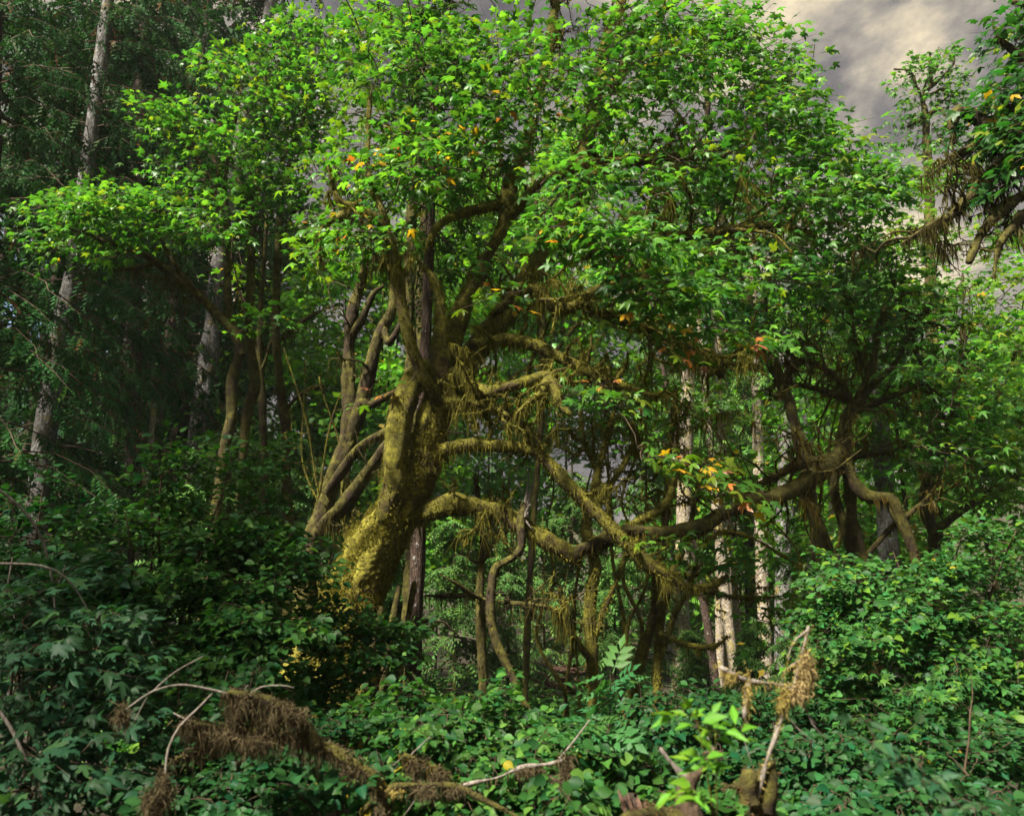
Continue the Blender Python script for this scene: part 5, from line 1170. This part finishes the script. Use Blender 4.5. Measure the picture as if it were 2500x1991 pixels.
shrub('hazel_shrub', 'shadowed hazel shrub behind the mossy stick in the lower right', (1760, 6.8), [(1660, 1700, 6.6), (1760, 1720, 6.6), (1860, 1740, 6.6), (1700, 1820, 6.2), (1850, 1840, 6.2)],
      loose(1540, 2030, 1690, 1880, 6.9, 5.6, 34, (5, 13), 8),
      dict(HZ, pal='hazel_shaded', singles=150, size=0.062, Ln=0.36))
shrub('thimble_shrub', 'dark round leaved shrub with yellowing leaves along the bottom right', (2150, 4.7), [(1950, 1850, 4.5), (2080, 1870, 4.4), (2220, 1880, 4.3), (2380, 1860, 4.3), (2460, 1900, 4.1), (2000, 1950, 4.1), (2180, 1960, 4.0), (2330, 1950, 4.0)],
      loose(1880, 2500, 1800, 1990, 4.8, 4.0, 40, (4, 12), 9) + shoots(1900, 2450, 1780, 1860, 4.6, 5, 10),
      dict(HZ, pal='hazel_shaded', singles=260, size=0.052, Ln=0.26, W=0.09), w=6)
shrub('snowberry_shrub', 'low green shrub round the broken driftwood at the bottom', (1620, 4.6), [(1480, 1900, 4.5), (1560, 1850, 4.5), (1640, 1930, 4.3), (1740, 1930, 4.2), (1500, 1960, 4.1)],
      [(1470, 1880, 4.5, 70, 60, .25, 26), (1580, 1870, 4.6, 60, 45, .2, 16), (1640, 1950, 4.2, 80, 40, .2, 18), (1760, 1950, 4.2, 80, 40, .2, 22), (1460, 1965, 4.1, 70, 30, .2, 16), (1860, 1970, 4.0, 60, 30, .2, 14)],
      dict(HZ, pal='hazel', singles=120, size=0.066, Ln=0.26, W=0.09), w=5)
shrub('elder_shrub', 'slender elder with pale pinnate leaves in front of the knotted maple stem', (1440, 4.7), [(1490, 1645, 4.6), (1475, 1760, 4.6), (1400, 1770, 4.5), (1540, 1790, 4.6)],
      [(1500, 1650, 4.6, 34, 14, .12, 2), (1470, 1700, 4.6, 60, 12, .15, 2), (1470, 1760, 4.6, 70, 16, .15, 3), (1420, 1800, 4.5, 70, 22, .15, 3)],
      dict(pal='elder', tpl='pinnate', mat='shrub_leaf', K=4, Ln=0.14, W=0.05, size=0.20, droop=0.25, tilt=0.18, r0=0.002, singles=60), w=6)
shrub('elder_shrub', 'vivid lime elder shoot out of focus beside the rotten roots', (1745, 2.5), [(1700, 1745, 2.4), (1735, 1790, 2.4), (1725, 1850, 2.4)],
      [(1690, 1745, 2.4, 28, 8, .05, 3), (1745, 1775, 2.4, 24, 9, .05, 2), (1800, 1790, 2.4, 16, 6, .04, 1), (1740, 1860, 2.4, 40, 30, .06, 4), (1700, 1930, 2.4, 60, 25, .06, 4)],
      dict(pal='bright', tpl='oval', mat='shrub_leaf', K=5, Ln=0.07, W=0.035, size=0.062, droop=0.15, tilt=0.35, r0=0.0015, singles=95), w=7, limb_mat='mossy_limb')
shrub('dark_sprig', 'out of focus dark leafy sprig close to the camera at lower right', (2420, 2.4), [(2100, 1745, 2.3), (2180, 1830, 2.3), (2260, 1880, 2.3)],
      [(2085, 1752, 2.3, 20, 8, .05, 2), (2130, 1800, 2.3, 30, 14, .05, 3), (2190, 1850, 2.3, 34, 18, .06, 4), (2260, 1900, 2.3, 44, 24, .06, 5), (2370, 1960, 2.3, 60, 24, .06, 4)],
      dict(pal='blue', tpl='oval', mat='shrub_leaf', K=4, Ln=0.07, W=0.03, size=0.055, droop=0.2, tilt=0.5, r0=0.0015, singles=72), w=6)

# ================================================================== DEAD WOOD
def dead(name, label, limbs, twigs=(), moss=None, mat='brown_limb', cat='dead branch', clumps=(), base=None):
    p, r = W_(limbs[0]); base = p[0].copy() if base is None else base
    root = thing(name, label, cat, base)
    ms = MB()
    for i, lb in enumerate(limbs):
        p, r = W_(lb); mb = MB()
        T = tube(mb, p, r, k=12, step=0.025, lump=0.010, freq=22, wig=0.006, fine=0.002)
        mb.build('main_stem' if i == 0 else 'side_branch', M[mat], root, base)
        if moss:
            moss_on(ms, T, **moss)
    for lb in twigs:
        p, r = W_(lb); mb = MB(); T = tube(mb, p, r, k=6, step=0.03, wig=0.004); mb.build('twig', M['pale_twig'], root, base)
    for (u, v, Y, ru, rv, n, ln, cc) in clumps:
        # a shaggy clump of moss: many curled strands from one knot
        m = int(n * 1.5); q = rng.normal(0, 0.42, (m, 3))
        pos = Pv(u + q[:, 0] * ru, v + q[:, 1] * rv, Y + q[:, 2] * ru / F * Y)
        T = dict(c=pos, r=np.full(m, 0.006), t=nrmz(rng.normal(size=(m, 3)) * [1, 1, 0.4]))
        seg = MB()
        d = nrmz(rng.normal(0, 1, (m, 3)) + [0, 0, -0.9]); l_ = ln * rng.uniform(0.4, 1.3, m)
        x = nrmz(np.cross(d, rng.normal(size=(m, 3)))) * 0.0021
        mid = pos + d * (l_ * 0.5)[:, None] + rng.normal(0, 0.006, (m, 3)); tip = pos + d * (l_ * 0.8)[:, None] + np.array([0, 0, -0.3]) * l_[:, None]
        V = np.stack([pos - x, pos + x, mid - x * 0.8, mid + x * 0.8, tip], 1)
        k = np.arange(m)[:, None] * 5
        a = rng.uniform(0, 1, (m, 1)); col = np.array(cc[0]) * (1 - a) + np.array(cc[1]) * a
        ms.add(V.reshape(-1, 3), np.concatenate([k + [0, 1, 3], k + [0, 3, 2], k + [2, 3, 4]]), np.repeat(col[:, None], 5, 1).reshape(-1, 3))
    ms.build('moss', M['moss'], root, base, smooth=False, kind='stuff')
    return root
SH = ((0.042, 0.032, 0.018), (0.175, 0.140, 0.078))
YM = ((0.16, 0.11, 0.03), (0.46, 0.38, 0.12))
g0 = P(940, 1985, 3.9)
dead('dead_branch', 'large shaggy brown dead branch arching above the shrubs at lower left', [
    [(975, 2420, 3.50, 48), (945, 2090, 3.50, 40), (934, 1985, 3.50, 34), (914, 1905, 3.50, 32), (870, 1868, 3.50, 32), (816, 1838, 3.50, 30), (728, 1805, 3.45, 30), (670, 1788, 3.40, 28), (583, 1786, 3.40, 24), (513, 1775, 3.35, 16), (470, 1765, 3.30, 9)],
    [(775, 1820, 3.46, 26), (745, 1775, 3.44, 28), (700, 1738, 3.42, 30), (655, 1716, 3.40, 30), (612, 1702, 3.38, 26), (560, 1694, 3.35, 16)],
    [(655, 1785, 3.40, 20), (625, 1755, 3.40, 22), (590, 1720, 3.38, 18), (560, 1697, 3.36, 10)],
    [(560, 1800, 3.40, 16), (495, 1830, 3.35, 14), (431, 1858, 3.30, 9)]],
    twigs=[[(560, 1694, 3.35, 8), (495, 1680, 3.30, 6), (437, 1673, 3.25, 5), (373, 1689, 3.20, 4), (326, 1720, 3.20, 3.5), (291, 1745, 3.20, 2.5)], [(520, 1690, 3.32, 4), (480, 1735, 3.30, 5), (440, 1775, 3.28, 6), (412, 1830, 3.26, 6), (405, 1900, 3.26, 6), (410, 1960, 3.26, 4)],
           [(372, 1688, 3.20, 3), (430, 1640, 3.25, 2.5), (497, 1603, 3.30, 2)], [(600, 1700, 3.38, 4), (640, 1678, 3.40, 3.5), (690, 1674, 3.40, 3), (720, 1680, 3.40, 2)], [(604, 1698, 3.38, 3), (602, 1680, 3.38, 2.5), (608, 1674, 3.38, 2)], [(513, 1775, 3.35, 6), (470, 1765, 3.32, 5), (425, 1742, 3.30, 3)],
           [(360, 1700, 3.20, 2.5), (330, 1760, 3.20, 2.5), (318, 1780, 3.20, 2)]],
    moss=dict(hang=1700, fuzz=2600, length=0.085, cols=SH, w=0.0021, fl=0.020), mat='brown_limb',
    clumps=[(590, 1718, 3.38, 34, 26, 500, 0.05, SH), (575, 1750, 3.38, 20, 40, 360, 0.05, SH), (650, 1765, 3.40, 30, 30, 400, .05, SH), (540, 1800, 3.38, 60, 20, 420, .06, SH), (620, 1812, 3.39, 50, 22, 420, .06, SH), (715, 1745, 3.42, 36, 22, 360, .05, SH), (680, 1725, 3.42, 40, 16, 300, .05, SH), (850, 1880, 3.50, 30, 18, 200, .04, SH), (300, 1745, 3.20, 16, 30, 200, .05, SH), (400, 1930, 3.26, 22, 60, 420, .05, SH), (370, 1960, 3.26, 26, 40, 300, .05, SH), (460, 1770, 3.32, 26, 20, 260, .05, SH)])
dead('dead_branch', 'low mossy bough bowed across the bottom edge left of centre', [
    [(880, 1985, 3.5, 10), (920, 1945, 3.5, 11), (957, 1926, 3.5, 12), (1033, 1917, 3.5, 12), (1115, 1923, 3.5, 12), (1179, 1952, 3.45, 10), (1254, 1989, 3.4, 9), (1300, 2020, 3.4, 9)]],
    twigs=[[(1040, 1918, 3.5, 4), (1010, 1960, 3.5, 3), (985, 1995, 3.5, 2)]], moss=dict(hang=500, fuzz=900, length=0.045, cols=SH, w=0.003, fl=0.014), clumps=[(1040, 1930, 3.5, 34, 18, 260, .05, SH), (1110, 1925, 3.5, 26, 14, 160, .04, SH), (960, 1930, 3.5, 28, 10, 140, .03, YM)])
dead('dead_branch', 'thin dead stick ending in a ragged brown moss tuft at bottom centre', [
    [(1115, 1919, 3.7, 7), (1208, 1902, 3.7, 7), (1266, 1878, 3.7, 8), (1342, 1865, 3.7, 8), (1390, 1850, 3.7, 8)]], twigs=[[(1366, 1850, 3.7, 5), (1400, 1808, 3.7, 4.5), (1438, 1757, 3.7, 3)]],
    moss=dict(hang=300, fuzz=500, length=0.04, cols=SH, w=0.003, fl=0.012), mat='pale_twig', clumps=[(1382, 1872, 3.7, 22, 40, 420, .05, SH), (1290, 1880, 3.7, 40, 16, 260, .04, SH)])
dead('dead_branch', 'small mossy twig hanging above the bowed bough', [[(985, 1842, 3.55, 6), (1030, 1862, 3.55, 8), (1090, 1890, 3.55, 7), (1095, 1930, 3.55, 4)]], twigs=[[(1000, 1846, 3.55, 3), (1050, 1800, 3.55, 2.5)], [(992, 1842, 3.55, 2.5), (960, 1870, 3.55, 2)]],
    moss=dict(hang=500, fuzz=600, length=0.06, cols=((0.10, 0.075, 0.02), (0.24, 0.18, 0.05)), w=0.003, fl=0.015), clumps=[(1015, 1870, 3.55, 26, 26, 260, .05, SH), (1070, 1890, 3.55, 30, 20, 260, .05, SH)])
dead('mossy_stick', 'upright bare stick with straw coloured moss and a hooked side arm at lower right', [
    [(1846, 1965, 3.0, 15), (1874, 1862, 3.0, 13), (1897, 1797, 3.0, 12), (1915, 1737, 3.0, 11), (1938, 1673, 3.0, 11), (1955, 1603, 3.0, 9), (1973, 1527, 3.0, 5)],
    [(1938, 1681, 3.0, 8), (1891, 1668, 2.98, 7), (1827, 1661, 2.96, 7), (1786, 1643, 2.95, 7), (1757, 1628, 2.95, 4)],
    [(1970, 1540, 3.0, 4), (1944, 1556, 3.0, 5), (1928, 1585, 3.0, 4), (1922, 1612, 3, 3)], [(1950, 1612, 3.0, 5), (1922, 1630, 3, 4), (1910, 1665, 3, 3)], [(1827, 1662, 2.96, 5), (1823, 1700, 2.96, 4), (1818, 1755, 2.96, 3)]],
    twigs=[[(1955, 1700, 3.0, 4), (1984, 1766, 3.0, 3), (2019, 1804, 3.0, 2)], [(1957, 1700, 3.0, 3), (1975, 1745, 3.0, 2.5), (1994, 1768, 3.0, 2)], [(1922, 1740, 3.0, 3), (1945, 1775, 3.0, 3), (1990, 1812, 3.0, 2)], [(1818, 1755, 2.96, 3), (1830, 1775, 2.96, 2.5)], [(1892, 1800, 3.0, 6), (1895, 1770, 3.0, 3)], [(1815, 1790, 2.96, 2), (1825, 1830, 2.96, 2), (1838, 1870, 2.96, 2)]],
    moss=dict(hang=330, fuzz=900, length=0.032, cols=YM, w=0.003, fl=0.012), mat='pale_twig',
    clumps=[(1966, 1640, 3.0, 20, 56, 1000, .030, ((0.16, 0.11, 0.04), (0.48, 0.38, 0.18))), (1950, 1690, 3.0, 24, 24, 460, .03, ((0.18, 0.12, 0.05), (0.50, 0.40, 0.2))), (1920, 1700, 3.0, 16, 26, 200, .03, YM), (1908, 1715, 3.0, 12, 26, 160, .03, YM), (1824, 1690, 2.96, 8, 50, 200, .03, YM), (1785, 1650, 2.95, 20, 10, 160, .03, YM)])
def root_mass():
    base = P(1830, 2010, 3.1); base[2] = 0.35
    root = thing('rotten_root_stump', 'rotten upturned stump with mossy knobs and bare roots at bottom right', 'stump', base)
    for nm, lb, mat in [('trunk', [(1960, 2640, 3.1, 230), (1930, 2180, 3.1, 150), (1885, 2060, 3.1, 96), (1862, 1985, 3.1, 70), (1845, 1930, 3.1, 56), (1836, 1890, 3.1, 40)], 'brown_limb'),
                        ('knob', [(1858, 1975, 3.05, 56), (1872, 1925, 3.05, 58), (1880, 1880, 3.05, 46), (1888, 1862, 3.05, 26)], 'brown_limb'),
                        ('knob', [(1828, 1960, 3.0, 46), (1824, 1915, 3.0, 40), (1830, 1885, 3.0, 26)], 'brown_limb'),
                        ('root', [(1850, 1925, 3.05, 34), (1800, 1917, 3.0, 18), (1768, 1920, 3.0, 9)], 'brown_limb'),
                        ('root', [(1720, 2640, 3.1, 90), (1690, 2060, 3.1, 60), (1670, 1960, 3.1, 50), (1682, 1910, 3.1, 38), (1715, 1875, 3.1, 22), (1735, 1842, 3.1, 20), (1745, 1825, 3.1, 14)], 'twig'),
                        ('root', [(1680, 1905, 3.1, 18), (1655, 1878, 3.1, 13), (1630, 1850, 3.1, 11), (1613, 1826, 3.1, 10)], 'pale_twig'),
                        ('root', [(1742, 1838, 3.1, 16), (1728, 1836, 3.1, 14), (1718, 1840, 3.1, 10)], 'twig'),
                        ('root', [(1745, 1835, 3.1, 9), (1735, 1815, 3.1, 6), (1727, 1796, 3.1, 4)], 'pale_twig'),
                        ('root', [(1700, 2060, 3.0, 90), (1620, 1985, 3.0, 40), (1560, 1990, 2.95, 30), (1500, 2030, 2.9, 30)], 'brown_limb')]:
        p, r = W_(lb); mb = MB(); T = tube(mb, p, r, k=16, step=0.02, lump=0.012, freq=26, fine=0.003, ridge=0.1 if nm == 'trunk' else 0); mb.build(nm, M[mat], root, base)
        if mat == 'brown_limb':
            ms = MB(); moss_on(ms, T, hang=700, fuzz=1500, length=0.05, cols=((0.07, 0.042, 0.02), (0.22, 0.15, 0.075)), w=0.003, fl=0.016); ms.build('moss', M['moss'], root, base, smooth=False, kind='stuff')
    b2 = P(1545, 2060, 3.2)
    d = thing('driftwood_chunk', 'broken dark chunk of split wood poking up at the bottom edge', 'log', b2)
    p, r = W_([(1720, 2600, 3.2, 140), (1640, 2080, 3.2, 90), (1590, 2010, 3.2, 70), (1556, 1972, 3.2, 50), (1530, 1950, 3.2, 30)])
    mb = MB(); tube(mb, p, r, k=20, step=0.012, lump=0.008, freq=30, ridge=0.22, fine=0.003, fiss=0.012); mb.build('log_body', M['dark_bark'], d, b2)
    for (u0, v0, u1, v1, w) in [(1530, 1985, 1510, 1928, 18), (1565, 1985, 1556, 1940, 22), (1600, 2000, 1592, 1956, 16), (1545, 1985, 1532, 1934, 14), (1580, 1990, 1575, 1948, 12)]:
        p, r = W_([(u0, v0, 3.15, w), ((u0 + u1) / 2, (v0 + v1) / 2, 3.15, w * .8), (u1, v1, 3.17, w * .12)]); mb = MB(); tube(mb, p, r, k=5, step=0.012, ridge=0.3, fine=0.002); mb.build('splinter', M['rotten'], d, b2)
root_mass()
def thin_stem(label, pts, mat='pale_twig'):
    p, r = W_(pts); b = p[0].copy()
    root = thing('bare_stem', label, 'stem', b)
    mb = MB(); tube(mb, p, r, k=6, step=0.05, wig=0.008); mb.build('stalk', M[mat], root, b)
    return root
thin_stem('thin bare pale stem standing in the shade at lower right', [(2344, 2380, 4.4, 8), (2350, 2080, 4.4, 7), (2357, 1981, 4.4, 6), (2352, 1900, 4.4, 6), (2364, 1800, 4.4, 5), (2366, 1740, 4.4, 4), (2372, 1690, 4.5, 2.5), (2366, 1640, 4.5, 1.5)], 'twig')
for lab, pts in [('bare arching cane entering at the left edge above the hazel', [(131, 1560, 4.7, 4), (127, 1440, 4.7, 5), (105, 1325, 4.6, 6), (60, 1250, 4.5, 7), (0, 1198, 4.4, 8), (-60, 1160, 4.3, 8)]),
                 ('long bowed cane over the bluish maple leaves', [(240, 1560, 4.6, 3), (205, 1475, 4.5, 4), (160, 1410, 4.4, 5), (100, 1380, 4.3, 6), (0, 1375, 4.2, 7), (-60, 1380, 4.1, 7)]),
                 ('leaning bare cane crossing the lower left corner', [(-30, 1700, 3.9, 9), (20, 1770, 3.9, 9), (55, 1840, 3.9, 8), (90, 1920, 3.9, 7), (120, 2000, 3.9, 7)])]:
    thin_stem(lab, pts)
def log_pile():
    base = P(1390, 1690, 19.5); base[2] = float(ground_z(base[0], 19.5))
    for i, (u0, v0, u1, v1, w, lab) in enumerate([(1345, 1632, 1420, 1642, 15, 'uppermost pale edged fallen log left of the knotted maple stem'), (1360, 1655, 1438, 1672, 14, 'middle reddish log in the fallen pile behind the thin stems'), (1375, 1668, 1436, 1698, 16, 'lowest broken reddish log of the fallen pile'), (1330, 1665, 1400, 1690, 12, 'short splintered log at the left end of the fallen pile')]):
        Y = 17.5 + i * 0.25
        p, r = W_([(u0, v0, Y, w * .9), ((u0 + u1) / 2, (v0 + v1) / 2 - 1, Y, w), (u1, v1, Y, w * .7)])
        root = thing('fallen_log', lab, 'log', p[0], 'fallen reddish logs in the clearing')
        mb = MB(); tube(mb, p, r, k=12, step=0.06, lump=0.02, ridge=0.12); mb.build('log_body', M['rotten'], root, p[0])
        mb = MB()
        for q in range(7):
            a = p[rng.integers(0, 3)] + rng.normal(0, .05, 3); e = a + [rng.uniform(-.5, .5), rng.normal(0, .1), rng.uniform(.0, .25)]
            tube(mb, [a, e], [0.03, 0.008], k=5, step=0.1)
        mb.build('splinters', M['rotten'], root, p[0], kind='stuff')
log_pile()
nt_ = sum(len(m.polygons) for m in bpy.data.meshes)
print('SCENE built in %.1fs, leaves %d, objects %d, mesh tris %d' % (time.time() - T0, LEAFN[0], len(bpy.data.objects), nt_))

# ================================================================== THE AIR
def build_haze():
    x0, x1, y0, y1, z0, z1 = -112, 112, -32, 172, -4.5, 62
    v = [(x, y, z) for z in (z0, z1) for y in (y0, y1) for x in (x0, x1)]
    f = [(0, 2, 3, 1), (4, 5, 7, 6), (0, 1, 5, 4), (2, 6, 7, 3), (0, 4, 6, 2), (1, 3, 7, 5)]
    me = bpy.data.meshes.new('haze'); me.from_pydata(v, [], f); me.update()
    m, nt = new_mat('forest_air')
    pv = N(nt, 'ShaderNodeVolumePrincipled')
    pv.inputs['Color'].default_value = (0.86, 0.93, 0.88, 1)
    pv.inputs['Density'].default_value = 0.00035
    pv.inputs['Anisotropy'].default_value = 0.0
    ou = N(nt, 'ShaderNodeOutputMaterial'); nt.links.new(pv.outputs[0], ou.inputs['Volume'])
    me.materials.append(m)
    o = put('haze', me, kind='stuff'); tag(o, 'thin pale haze hanging in the air under the trees', 'haze')
cy.volume_bounces = 0
build_haze()
